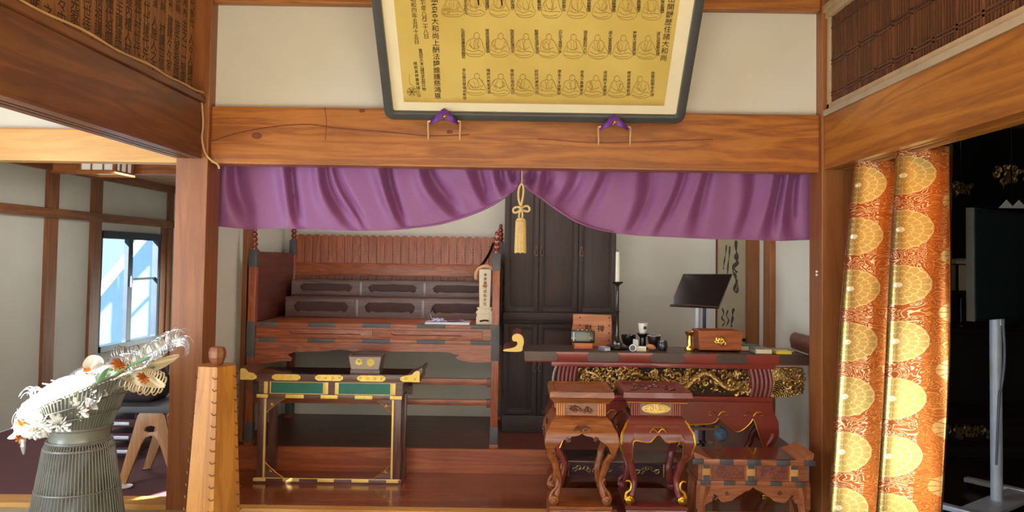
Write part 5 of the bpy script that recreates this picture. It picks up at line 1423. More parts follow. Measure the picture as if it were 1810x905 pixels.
    def figure(px, py, w, h, kind):
        S = lambda a, b: zag(uv(px + a * w, py - b * h))
        r = .0018
        j = lambda: rnd.uniform(-.05, .05)
        # head, shoulders and robe, arms, folded lap
        hx = rnd.uniform(-.08, .12)
        soft.tube(smoothpts([S(hx + .13 * math.cos(a), .86 + .13 * math.sin(a)) for a in [2 * PI * i / 10 for i in range(10)]], 2, True), r, 4, True)
        soft.tube(smoothpts([S(hx - .12, .78), S(-.3 + j(), .66), S(-.42 + j(), .4), S(-.48, .18), S(-.3, .04), S(0, 0 + j() * .4), S(.32, .04), (S(.5, .2)), S(.38 + j(), .45), S(.28 + j(), .68), S(hx + .12, .78)], 4), r, 4)
        for q in range(5):
            a = rnd.uniform(-.35, .3); soft.tube(smoothpts([S(a, .68 + j()), S(a + rnd.uniform(-.1, .15), .5), S(a * .6 + rnd.uniform(-.1, .1), .3 + j())], 4), r * .9, 4)
        soft.tube(smoothpts([S(-.4, .3), S(-.1, .2 + j()), S(.2, .26), S(.42, .2 + j())], 4), r, 4)
        soft.tube(smoothpts([S(-.42, .14), S(-.1, .08 + j() * .5), S(.3, .12)], 4), r, 4)
        soft.tube(smoothpts([S(-.3, .5), S(-.12, .36), S(.1, .34 + j()), S(.26, .44)], 4), r, 4)
        if kind == 1:
            ink.tube(smoothpts([S(.08, 1.1), S(.1, .8), S(.14, .45)], 4), .0045, 5)
    for row, (lab, y0, y1, f0, f1) in enumerate((((820, 863, 905, 948, 989, 1029, 1070, 1112, 1154), 120, 176, 168, 138),
                                                  ((818, 861, 905, 948, 991, 1035, 1079, 1122, 1164), 50, 103, 100, 66),
                                                  ((822, 860, 905, 952, 998, 1042, 1086, 1130, 1172), -28, 26, 29, -8))):
        for i, x in enumerate(lab):
            dy = i * (.7 if row < 2 else .9)
            L = 7 if (row < 2 and i) else 9
            vt(''.join(rnd.choice(chars) for _ in range(L)), (x - (0), y0 + dy), (x + (1.5 if i < 4 else -1.5), y0 + dy + (y1 - y0) * (1.0 if (i == 0) else .80)), .0215)
            if i < 8:
                mid = (x + lab[i + 1]) / 2 + 1
                figure(mid - 1, f0 + dy, 36, f0 - f1 + 9, 1 if (row == 2 and i in (0, 1)) else 0)
        if row == 2:
            figure(800, 30, 40, 40, 0)
    # round seal with a hanging line
    c = uv(728, 162)
    for r in (.028, .018, .009): soft.tube([(c[0] + r * math.cos(a), c[1] + r * .95 * math.sin(a), .003) for a in [2 * PI * i / 20 for i in range(20)]], .0022, 4, True)
    for a in (0, PI / 3, 2 * PI / 3): ink.tube([(c[0] - .026 * math.cos(a), c[1] - .026 * math.sin(a), .003), (c[0] + .026 * math.cos(a), c[1] + .026 * math.sin(a), .003)], .0022, 4)
    soft.tube(smoothpts([zag(uv(724, 130)), zag(uv(724, 146)), zag(uv(730, 152)), zag(uv(735, 158))], 4), .0016, 4)
    c = uv(788, 20)
    soft.tube([zag(uv(787, -10)), zag(uv(787, 16))], .0016, 4)
    for r in (.022, .014): soft.tube([(c[0] + r * math.cos(a), c[1] + r * .8 * math.sin(a), .003) for a in [2 * PI * i / 16 for i in range(16)]], .002, 4, True)
    part('ink_lettering', ink, 'ink', paper, smooth=0, local=True)
    part('figure_drawings', soft, 'inksoft', paper, smooth=0, local=True)
    return O, v, n
PO, PV, PN = picture()
# purple cushions and wire hooks that carry the picture
def cushion(cxp, pk, lab, labh):
    Y = 4.50; k = Y / F_PX
    W = lambda a, b, o=0.0: P(cxp + a, pk + b, Y + o)
    t = thing('cushion', lab, 'cushion', tuple(W(0, 18)), group='purple cushions under the picture')
    rings = []
    for (hw, top, bot, o) in ((.0, -1, 19, -.04), (5, 2, 20, -.05), (11, 8, 23, -.05), (17, 14, 25, -.04), (22, 20, 27, -.02), (25, 25, 29, .0)): rings.append((hw, top, bot, o))
    mb = MB()
    prof = [(-r[0], r[1], r[2], r[3]) for r in rings[::-1]] + [(r[0], r[1], r[2], r[3]) for r in rings[1:]]
    mb.rings([[W(h, t_, .03), W(h, t_ + .3, o * .6), W(h, (t_ * .6 + b_ * .4), o), W(h, b_, o * .7), W(h, b_ + .5, .05)] for h, t_, b_, o in prof])
    part('silk', mb, 'purplesilk', t, smooth=60)
    kn = MB().ball(tuple(W(1, 14, -.056)), 3.6 * k, .012, 3.2 * k, 12)
    kn.tube([W(0, 14, -.056), W(-3, 19, -.054)], 1.5 * k, 6); kn.tube([W(2, 12, -.056), W(5, 15, -.054)], 1.3 * k, 6)
    part('gold_knot', kn, 'gold', t)
    for s in (-1, 1):
        h = solo('wire_hook', MB().tube(smoothpts([W(s * 22, 23, .0), W(s * 27, 26, .02), W(s * 28, 32, .05), W(s * 27.5, 44, .09), W(s * 27.3, 53, .122)], 5), .0042, 8), 'x', '', '') if 0 else None
        pts = smoothpts([W(s * 24, 22, -.005), W(s * 28, 23, .0), W(s * 28.5, 30, .03), W(s * 28.0, 44, .085), W(s * 28.0, 54, .125)], 5)
        h = solo('wire_hook', MB().tube(pts, .0052, 8), M['wirehook'], labh[0 if s < 0 else 1], 'hook', tuple(pts[-1]), 'wire hooks carrying the picture')
M['wirehook'] = plain('brass_wire', srgb(226, 190, 140), 0.5, 0.2)
cushion(785, 192, 'violet cushion with gold knot under the picture, on the side of the date columns', ('thin wire hook at the outer side of the cushion below the date columns', 'thin wire hook at the inner side of the cushion below the date columns'))
cushion(1086, 202, 'violet cushion with gold knot under the picture, right of the hanging tassel', ('thin wire hook at the inner side of the cushion right of the tassel', 'thin wire hook at the outer side of the cushion right of the tassel'))

# ------------------------------------------------------------------ donor plaques above the left beam
def plaques():
    xp = LX - 0.06
    rnd = random.Random(21)
    yc = [4.545, 4.452, 4.36, 4.27, 4.18, 4.09, 4.0, 3.91, 3.82, 3.73, 3.64, 3.55, 3.455, 3.36, 3.265, 3.17, 3.08]
    up = '寄進金壹貳參伍拾百千萬圓也奉納永代供養護持會'
    lo = '施主家先祖代々一同講中村内世話人檀信徒總代建之'
    z0 = zl1 + .004
    for i, y in enumerate(yc):
        w = .043
        side = xp - .012 * (i % 2 == 0) * .4
        lab = ('narrow wooden name strip with dark brush writing in the row above the left beam' if 0 < i else 'narrow wooden name strip next to the left column above the beam')
        t = thing('name_plaque', lab, 'plaque', (xp, y, z0), group='name strips above the left beam' if i else None)
        zt = z0 + .86 + rnd.uniform(-.02, .02)
        part('board', B(xp - .014, xp, y - w, y + w, z0, zt, bev=.002), M['plq%d' % (i % 3)], t)
        mb = MB()
        def g(ch, z, s, oy=0.0): mb.glyph(ch, Matrix(((0, 0, 1, xp + .0012), (1, 0, 0, y + oy), (0, 1, 0, z), (0, 0, 0, 1))), s)
        z = z0 + rnd.uniform(.0, .06) + .04; split = z0 + .36 + .03 * math.sin(i)
        while z < split: g(rnd.choice(lo), z, .066); z += .062
        z = split + .07
        while z < zt - .05: g(rnd.choice(up), z, .056); z += .056
        part('lettering', mb, 'ink', t, smooth=0)
for i, c in enumerate(((168, 118, 66), (150, 98, 54), (160, 106, 66))): M['plq%d' % i] = wood('name_strip_wood_%d' % i, srgb(*c), mul(srgb(*c), .85), mul(srgb(*c), .6), 'Z', 3, .6, 0, .5)
plaques()
# electric cable along the left beam
ce = LX + .012
q = [(ce, 2.3, zl1 + .008), (ce, 2.7, zl1 + .016), (ce, 3.0, zl1 + .008), (ce + .003, 3.3, zl1 + .02), (ce, 3.6, zl1 + .010), (ce + .004, 3.9, zl1 + .02), (ce, 4.1, zl1 + .010), (ce, 4.3, zl1 + .016), (ce + .004, 4.44, zl1 + .012),
     (ce + .012, 4.54, zl1 + .016), tuple(P(352, 168, 4.585)), tuple(P(357, 185, 4.58)), tuple(P(359, 220, 4.585)), tuple(P(357, 245, 4.585)), tuple(P(362, 268, 4.585)), tuple(P(372, 282, 4.59)), tuple(P(384, 290, 4.61)), tuple(P(388, 298, 4.62))]
solo('cable', MB().tube(smoothpts(q, 6), .0058, 8), plain('beige_cable', srgb(196, 158, 112), 0.5), 'beige cable running along the left beam and down the column', 'cable', q[0])
# two small pins on the right column
pm = MB()
for a, b in ((1439, 486), (1443, 480)):
    p = P(a, b, 4.66); pm.lathe((1.80, p.y, p.z), [(.004, 0), (.004, .004), (.008, .006), (.007, .012), (.001, .014)], 12, (-1, 0, 0))
solo('push_pin', pm, 'white', 'two tiny white push pins on the inner face of the right column', 'pins', (1.80, 4.66, PZ(1441, 483, 4.66)))

# ------------------------------------------------------------------ lattice transom above the right beam
def transom():
    xp = RX + .03
    z0, z1 = zr1 + .035, zr1 + .62
    y1, y0 = CY - .01, 2.3
    t = thing('lattice_transom', 'brown slatted transom screen in a pale weathered frame above the right beam', 'transom', (xp, y1, z0))
    M['wpale'] = plain('weathered_pale_wood', srgb(186, 160, 126), 0.7, var=0.12, scale=14)
    part('frame', MB().box(xp - .02, xp + .02, y1 - .035, y1, z0, z1, bev=.003).box(xp - .02, xp + .02, y0, y1, z0, z0 + .035, bev=.003).box(xp - .03, xp + .02, y0, y1, z1 - .03, z1 + .03, bev=.003)
         .box(xp - .045, xp - .02, y0, y1, z1 + .005, z1 + .05, bev=.003), 'wpale', t)
    sl = MB(); n = 96; rnd = random.Random(2)
    for i in range(n):
        y = y1 - .05 - i * (y1 - .05 - y0) / n
        w = .0075 if i % 8 else .013
        sl.box(xp - .004 - (.004 if i % 8 == 0 else 0), xp + .006, y - w * .8, y + w * .5, z0 + .03, z1 - .02)
    each('slat', sl, 'slat', t)
    cr = MB()
    for v in (.10, .135, .46, .50, .87): cr.box(xp - .008, xp + .002, y0, y1 - .03, lerp(z0 + .03, z1 - .03, v) - .005, lerp(z0 + .03, z1 - .03, v) + .005)
    each('cross_rail', cr, 'slat2', t)
    part('backing', B(xp + .012, xp + .02, y0, y1 - .02, z0 + .02, z1), M['slatback'], t)
M['slat'] = wood('slat_wood', srgb(126, 78, 48), srgb(104, 62, 38), srgb(72, 42, 28), 'Z', 3, .6, 0, .4)
M['slat2'] = wood('cross_rail_wood', srgb(112, 66, 42), srgb(90, 52, 34), srgb(66, 38, 26), 'Y', 3, .6, 0, .4)
M['slatback'] = plain('dark_screen_backing', srgb(58, 34, 24), .9)
transom()

# ------------------------------------------------------------------ gold brocade curtain
def brocade():
    m, nt, b = _nt('gold_brocade'); L = nt.links.new
    uvn = nt.nodes.new('ShaderNodeUVMap'); uvn.uv_map = 'uv'
    sp = nt.nodes.new('ShaderNodeSeparateXYZ'); L(uvn.outputs[0], sp.inputs[0])
    def mth(op, a, b_=None, c=None):
        nd = nt.nodes.new('ShaderNodeMath'); nd.operation = op
        for i, v in enumerate((a, b_, c)):
            if v is None: continue
            if isinstance(v, (int, float)): nd.inputs[i].default_value = v
            else: L(v, nd.inputs[i])
        return nd.outputs[0]
    U, V = sp.outputs['X'], sp.outputs['Y']          # metres along the cloth
    pu, pv = .30, .293
    fx = mth('SUBTRACT', mth('FRACT', mth('DIVIDE', U, pu)), .5); fy = mth('SUBTRACT', mth('FRACT', mth('DIVIDE', V, pv)), .5)
    dx, dy = mth('MULTIPLY', fx, pu), mth('MULTIPLY', fy, pv)
    dx = mth('MULTIPLY', dx, 1.45)
    rad = mth('SQRT', mth('ADD', mth('MULTIPLY', dx, dx), mth('MULTIPLY', dy, dy)))
    ang = mth('ARCTAN2', dy, dx)
    inside = mth('LESS_THAN', rad, .106)
    # petals in three rings
    pet = mth('ABSOLUTE', mth('SINE', mth('MULTIPLY', ang, 8.0)))
    rw = mth('SUBTRACT', mth('MULTIPLY', rad, 1.0), mth('MULTIPLY', pet, .010))
    ringf = mth('FRACT', mth('DIVIDE', rw, .031))
    line1 = mth('LESS_THAN', ringf, .16)
    line2 = mth('LESS_THAN', pet, .16)
    line = mth('MAXIMUM', line1, line2)
    core = mth('LESS_THAN', rad, .014)
    # small alternate blossoms between the roundels
    fx2 = mth('SUBTRACT', mth('FRACT', mth('ADD', mth('DIVIDE', U, pu), .5)), .5); fy2 = mth('SUBTRACT', mth('FRACT', mth('ADD', mth('DIVIDE', V, pv), .5)), .5)
    d2x, d2y = mth('MULTIPLY', fx2, pu), mth('MULTIPLY', fy2, pv)
    r2 = mth('SQRT', mth('ADD', mth('MULTIPLY', d2x, d2x), mth('MULTIPLY', d2y, d2y)))
    p2 = mth('ABSOLUTE', mth('SINE', mth('MULTIPLY', mth('ARCTAN2', d2y, d2x), 6.0)))
    bl2 = mth('MULTIPLY', mth('LESS_THAN', r2, .062), mth('GREATER_THAN', p2, .25))
    # vine scrolls
    n1 = nt.nodes.new('ShaderNodeTexNoise'); n1.inputs['Scale'].default_value = 16; n1.inputs['Detail'].default_value = 1; n1.inputs['Distortion'].default_value = 1.6
    L(uvn.outputs[0], n1.inputs['Vector'])
    vine = mth('LESS_THAN', mth('ABSOLUTE', mth('SINE', mth('MULTIPLY', n1.outputs['Fac'], 34))), .42)
    vine = mth('MULTIPLY', vine, mth('SUBTRACT', 1, inside))
    orange = (*srgb(172, 90, 38), 1); gold = (*srgb(192, 164, 96), 1); pale = (*srgb(236, 214, 160), 1)
    def mixc(f, a, c):
        nd = nt.nodes.new('ShaderNodeMix'); nd.data_type = 'RGBA'
        L(f, nd.inputs[0])
        for i, v in ((6, a), (7, c)):
            if isinstance(v, tuple): nd.inputs[i].default_value = v
            else: L(v, nd.inputs[i])
        return nd.outputs[2]
    c0 = mixc(mth('MULTIPLY', vine, .75), orange, (*srgb(214, 150, 70), 1))
    strip = mth('MULTIPLY', mth('LESS_THAN', mth('ABSOLUTE', dx), .085), mth('MULTIPLY', vine, .85))
    c0 = mixc(strip, c0, (*srgb(240, 216, 176), 1))
    c1 = mixc(mth('MULTIPLY', bl2, .8), c0, (*srgb(206, 168, 104), 1))
    cin = mixc(mth('MULTIPLY', line, .55), gold, pale)
    cin = mixc(core, cin, (*srgb(240, 226, 190), 1))
    col = mixc(inside, c1, cin)
    L(col, b.inputs['Base Color'])
    met = mth('MULTIPLY_ADD', inside, .2, .78)
    L(met, b.inputs['Metallic']); b.inputs['Roughness'].default_value = .27
    hgt = mth('ADD', mth('MULTIPLY', inside, .6), mth('ADD', mth('MULTIPLY', vine, .5), mth('MULTIPLY', line, .5)))
    n3 = nt.nodes.new('ShaderNodeTexNoise'); n3.inputs['Scale'].default_value = 700
    L(uvn.outputs[0], n3.inputs['Vector'])
    bp = nt.nodes.new('ShaderNodeBump'); bp.inputs['Strength'].default_value = .14; bp.inputs['Distance'].default_value = .0015
    L(mth('ADD', hgt, mth('MULTIPLY', n3.outputs['Fac'], .4)), bp.inputs['Height']); L(bp.outputs['Normal'], b.inputs['Normal'])
    t = thing('brocade_curtain', 'orange and gold brocade curtain with round chrysanthemum medallions beside the right column', 'curtain', (RX + .12, 4.2, zr0))
    A0, A1 = P(1516, 300, 4.42), P(1681, 250, 3.55)        # top corners under the beam
    B0, B1 = P(1470, 898, 4.25), P(1656, 925, 3.45)        # bottom corners, drawn towards the hall
    A0.z = zr0 + .012; A1.z = zr0 + .012
    mb = MB(); nu, nv = 120, 60
    lay = mb.bm.loops.layers.uv.new('uv')
    side = Vector((-1, -.15, 0)).normalized()
    g = []
    for j in range(nv + 1):
        v = j / nv; row = []; s = 0; prev = None
        for i in range(nu + 1):
            u = i / nu
            a = A0.lerp(A1, u); c = B0.lerp(B1, u)
            p = a.lerp(c, v)
            amp = lerp(.10, .115, v) * min(1, u * 9, (1 - u) * 9 + .15)
            ph = u * 2 + .12 + .03 * math.sin(v * 3)
            p = p + side * (amp * (-math.cos(2 * PI * ph)) * .9 + .012 * math.sin(2 * PI * ph * 2 + 1 + v * 2)) + Vector((0, .02 * math.sin(v * 5 + u * 2), 0))
            p.z += .006 * math.sin(u * 13) * (v > .98)
            if prev is not None: s += (p - prev).length
            prev = p; row.append((mb.bm.verts.new(p), s))
        g.append(row)
    Hh = (A0 - B0).length
    tot = g[0][-1][1]
    for j in range(nv):
        for i in range(nu):
            q = ((j, i), (j, i + 1), (j + 1, i + 1), (j + 1, i))
            f = mb.bm.faces.new([g[a][b_][0] for a, b_ in q])
            for lp, (a, b_) in zip(f.loops, q): lp[lay].uv = (g[a][b_][1] * .60 / g[a][-1][1] * 1.0 + .02, (a / nv) * Hh)
    part('cloth', mb, m, t, smooth=80)
    hm = MB().tube([g[nv][i][0].co.copy() if 0 else B0 for i in range(1)] + [B0, B1], .001, 4) if 0 else None
    rd = MB().cyl((RX + .10, 4.52, zr0 + .0), (RX + .10, 3.4, zr0 + .0), .012, n=10)
    part('rail', rd, 'brownY', t)
brocade()

# ------------------------------------------------------------------ television on a stand
def tv():
    c, s = .8, .6
    t = thing('tv', 'dark flat television turned aside on a silver floor stand in the dark room', 'television', (2.995, 4.75, 0), rotz=math.atan2(s, c))
    zt, zb = PZ(1720, 366, 4.4), PZ(1720, 569, 4.4)
    part('screen', B(-.47, .49, -.022, -.018, zb + .012, zt - .012), 'screen', t, local=True)
    part('bezel', MB().box(-.485, .5, -.02, .02, zb, zt, bev=.004), M['tvbezel'], t, local=True)
    part('side_strip', B(-.497, -.484, -.024, .02, zb, zt, bev=.002), M['tvedge'], t, local=True)
    part('pole', MB().cyl((0, .06, .06), (0, .06, zt - .1), .034, n=20), 'silver', t, local=True)
    part('bracket', MB().box(-.06, .06, .02, .06, (zb + zt) / 2 - .1, (zb + zt) / 2 + .1, bev=.004).box(-.02, .02, .02, .1, zb - .02, zb + .1, bev=.004), 'tvbezel', t, local=True)
    bs = part('base', MB().box(-.40, .40, -.05, .13, .035, .06, bev=.006).box(-.40, -.34, -.30, .40, .035, .065, bev=.006).box(.34, .40, -.30, .40, .035, .065, bev=.006), 'silver', t, local=True)
    cs = MB()
    for x in (-.37, .37):
        for y in (-.27, .37): cs.lathe((x - .012, y, .022), [(.018, 0), (.022, .004), (.022, .02), (.018, .024)], 14, (1, 0, 0))
    each('castor', cs, 'black', bs, local=True)
    part('power_cord', MB().tube(smoothpts([(-.03, .02, zb + .04), (-.045, .0, zb - .05), (-.03, -.0, zb - .25), (-.05, .01, zb - .42), (-.036, .03, zb - .5), (-.03, .05, zb - .9)], 6), .008, 8), M['greycord'], t, local=True)
    part('plug', MB().box(-.042, -.02, .0, .022, zb - .045, zb + .0, bev=.003), 'white', t, local=True)
M['tvbezel'] = plain('tv_bezel', srgb(24, 26, 28), .4)
M['tvedge'] = plain('tv_edge_strip', srgb(120, 122, 120), .45, .3)
M['greycord'] = plain('grey_cord', srgb(120, 128, 150), .5)
tv()

# ------------------------------------------------------------------ dim things of the sanctuary
def sanctuary():
    Y = 6.1
    rnd = random.Random(8)
    zt = PZ(1740, 750, Y)
    xl, xr = 2.15, 5.0
    t = thing('sanctuary_altar', 'dark altar with a dim gold carved frieze behind the television', 'altar', ((xl + xr) / 2, Y, 0))
    part('table_top', B(xl, xr, Y - .02, Y + .6, zt, zt + .05, bev=.004), 'darkred', t)
    fr = part('frieze', B(xl + .05, xr - .05, Y + .02, Y + .5, zt - .12, zt), 'roomshade', t)
    cv = MB()
    for i in range(150):
        curl(cv, (rnd.uniform(xl + .08, xr - 1.2), Y + .01, zt - .06 + rnd.uniform(-.045, .045)), rnd.uniform(.014, .03), 1.1, rnd.uniform(.005, .009), rnd.uniform(0, 6), rnd.choice((-1, 1)), n=5)
    part('gold_carving', cv, 'carvedgold', fr, smooth=60)
    part('front_panel', B(xl + .08, xr - .08, Y + .06, Y + .45, 0.02, zt - .12), 'darkred', t)
    part('base', B(xl + .02, xr - .02, Y - .02, Y + .5, 0, .08, bev=.004), 'roomshade', t)
    # steps behind
    for i, (yy, hh) in enumerate(((6.75, .95), (7.05, 1.25))):
        b = thing('altar_step', ('lower' if i == 0 else 'upper') + ' dark red stepped shelf deep in the sanctuary', 'altar step', (3.5, yy, 0))
        part('shelf_board', B(2.15, 5.2, yy - .02, yy + .28, hh - .04, hh, bev=.004), 'darkred', b)
        part('riser', B(2.2, 5.15, yy + .01, yy + .26, 0, hh - .04), 'roomshade', b)
    # hanging gilt ornaments
    def hang(px, py, Y, n, sp, label):
        p = P(px, py, Y); t = thing('gilt_ornament', label, 'ornament', tuple(p), group='gilt hanging ornaments')
        m = MB()
        for i in range(n):
            q = p + Vector((rnd.uniform(-1, 1) * sp, rnd.uniform(-.02, .02), rnd.uniform(-1, 1) * sp * .5))
            curl(m, q, rnd.uniform(.02, .035), 1.0, .008, rnd.uniform(0, 6), rnd.choice((-1, 1)), n=5)
            if i % 3 == 0: m.tube([q, q + Vector((rnd.uniform(-.03, .03), 0, -.05))], [.008, .002], 5)
        part('gilt_leaf', m, 'carvedgold', t, smooth=60)
        part('hanging_rod', MB().cyl(tuple(p), (p.x, p.y, 2.95), .006, n=6), 'black', t)
    hang(1698, 335, 6.4, 14, .10, 'dim gilt leaf ornament hanging just right of the brocade curtain top')
    hang(1788, 310, 6.0, 20, .13, 'dim gilt leaf ornament hanging above the television')
    # white folded papers on a dark rod
    z = P(1790, 362, 5.6)
    t = thing('paper_ornament', 'two white folded paper triangles above the television', 'paper ornament', tuple(z))
    m = MB()
    for dx in (-.045, .045): m.extrude([(z.x + dx - .055, z.z - .025), (z.x + dx + .055, z.z - .025), (z.x + dx, z.z + .035)], z.y - .005, z.y + .005)
    each('triangle', m, M['dimpaper'], t)
    part('rod', MB().cyl((z.x - .2, z.y + .012, z.z - .02), (z.x + .3, z.y + .012, z.z - .02), .008, n=8).cyl((z.x, z.y + .012, z.z - .02), (z.x, z.y + .012, 2.95), .005, n=6), 'black', t)
    # small lantern
    p = P(1698, 498, 6.9)
    t = thing('small_lantern', 'small wooden lantern with pale panes right of the brocade curtain', 'lantern', (p.x, 6.9, .95))
    z0, z1 = 1.25, p.z + .16
    part('roof', MB().rings([[(p.x + a * w, 6.9 + b_ * w, h) for a, b_ in ((-1, -1), (1, -1), (1, 1), (-1, 1))] for w, h in ((.11, z1), (.09, z1 + .03), (.02, z1 + .05))]), 'rawwood', t)
    fm = MB()
    for a in (-1, 1):
        for b_ in (-1, 1): fm.box(p.x + a * .07 - .008, p.x + a * .07 + .008, 6.9 + b_ * .07 - .008, 6.9 + b_ * .07 + .008, z0, z1)
    fm.box(p.x - .08, p.x + .08, 6.82, 6.98, z0, z0 + .03)
    part('frame', fm, 'darkred', t)
    part('pedestal', MB().lathe((p.x, 6.9, .95), [(.06, 0), (.06, .02), (.02, .05), (.02, .26), (.06, .30)], 16), 'darkred', t)
    part('pane', B(p.x - .06, p.x + .06, 6.85, 6.95, z0 + .03, z1 - .01), 'rawwood', t)
M['dimpaper'] = plain('white_folded_paper', srgb(220, 220, 220), .8)
sanctuary()
# ------------------------------------------------------------------ paper ceiling lamp in the side room
def ceiling_lamp():
    Y = 6.6; a, b = PX(140, 300, Y), PX(203, 300, Y)
    z0 = PZ(180, 305, Y); z1 = 2.33
    t = thing('ceiling_lamp', 'square wood-framed paper ceiling lamp behind the left lintel', 'lamp', ((a + b) / 2, Y + .16, z1))
    D = (b - a)
    part('shade', B(a + .01, b - .01, Y + .01, Y + D - .01, z0 + .012, z1), 'shoji', t)
    fm = MB()
    for x in (a, b): 
        for y in (Y, Y + D): fm.box(x - .014, x + .014, y - .014, y + .014, z0 - .01, z1)
    for x in (a, b): fm.box(x - .012, x + .012, Y, Y + D, z0 - .01, z0 + .022)
    for y in (Y, Y + D): fm.box(a, b, y - .012, y + .012, z0 - .01, z0 + .022)
    for i in (1, 2):
        xx = lerp(a, b, i / 3); fm.box(xx - .005, xx + .005, Y - .004, Y + .01, z0, z1)
        yy = lerp(Y, Y + D, i / 3); fm.box(b - .01, b + .004, yy - .005, yy + .005, z0, z1)
    part('frame', fm, 'beamX', t)
ceiling_lamp()
# ------------------------------------------------------------------ tapering wooden hexagonal pedestal with a knob
def pedestal():
    Y = 4.0; k = Y / F_PX
    zt = PZ(380, 650, Y)
    cx = PX(369, 650, Y); yc = Y + .11
    t = thing('wooden_pedestal', 'tapering six-sided wooden pedestal in front of the left column', 'pedestal', (cx, yc, 0))
    a0 = R(-8)
    # pixel outline: 70 px wide at the top, ~100 px at the picture's foot
    r0, r1 = 36 * k, 54 * k
    cb = PX(375, 905, Y)
    def ring(r, z, dx=0): return [(cx + dx + r * math.cos(a0 + 2 * PI * i / 6), yc + r * math.sin(a0 + 2 * PI * i / 6), z) for i in range(6)]
    zb = .03
    mb = MB().rings([ring(r1, zb), ring(r0, zt)], True)
    bd = part('body', mb, 'pedwood', t, smooth=0)
    part('foot_board', MB().rings([ring(r1 + .02, 0), ring(r1 + .02, .025), ring(r1 + .008, .032)]), 'pedwood', t, smooth=0)
    # small lashing loops along the edges
    lm = MB()
    for i in range(6):
        for j in range(14):
            v = (j + .6) / 14.5
            r = lerp(r0, r1, 1 - v * 1.0) ; z = lerp(zb, zt, v)
            r = lerp(r1, r0, v)
            for s in (-1,):
                a = a0 + 2 * PI * i / 6 + s * .10
                c = Vector((cx + r * .985 * math.cos(a), yc + r * .985 * math.sin(a), z))
                tg = Vector((-math.sin(a), math.cos(a), 0)); out = Vector((math.cos(a), math.sin(a), 0))
                lm.tube(smoothpts([c - tg * .012 + out * .002 + Vector((0, 0, .006)), c + out * .004 - Vector((0, 0, .006)), c + tg * .014 + out * .001 + Vector((0, 0, .0))], 3), .0022, 5)
    part('edge_lashings', lm, 'carvedark', bd)
    kb = MB().rings([[(cx + .004 + r * math.cos(2 * PI * i / 8 + .3), yc - .01 + r * math.sin(2 * PI * i / 8 + .3), z) for i in range(8)] for r, z in
                     ((8.5 * k, zt), (10.5 * k, zt + 4 * k), (14.5 * k, zt + 14 * k), (15 * k, zt + 24 * k), (12.5 * k, zt + 31 * k), (9 * k, zt + 33 * k))])
    part('knob', kb, 'knobwood', t, smooth=0)
M['pedwood'] = wood('honey_wood', srgb(208, 150, 70), srgb(186, 126, 54), srgb(150, 94, 38), 'Z', 2.4, .4, .15, .35)
M['knobwood'] = wood('knob_wood', srgb(168, 112, 78), srgb(140, 88, 60), srgb(104, 62, 42), 'Z', 5, .35, .3, .6)
pedestal()

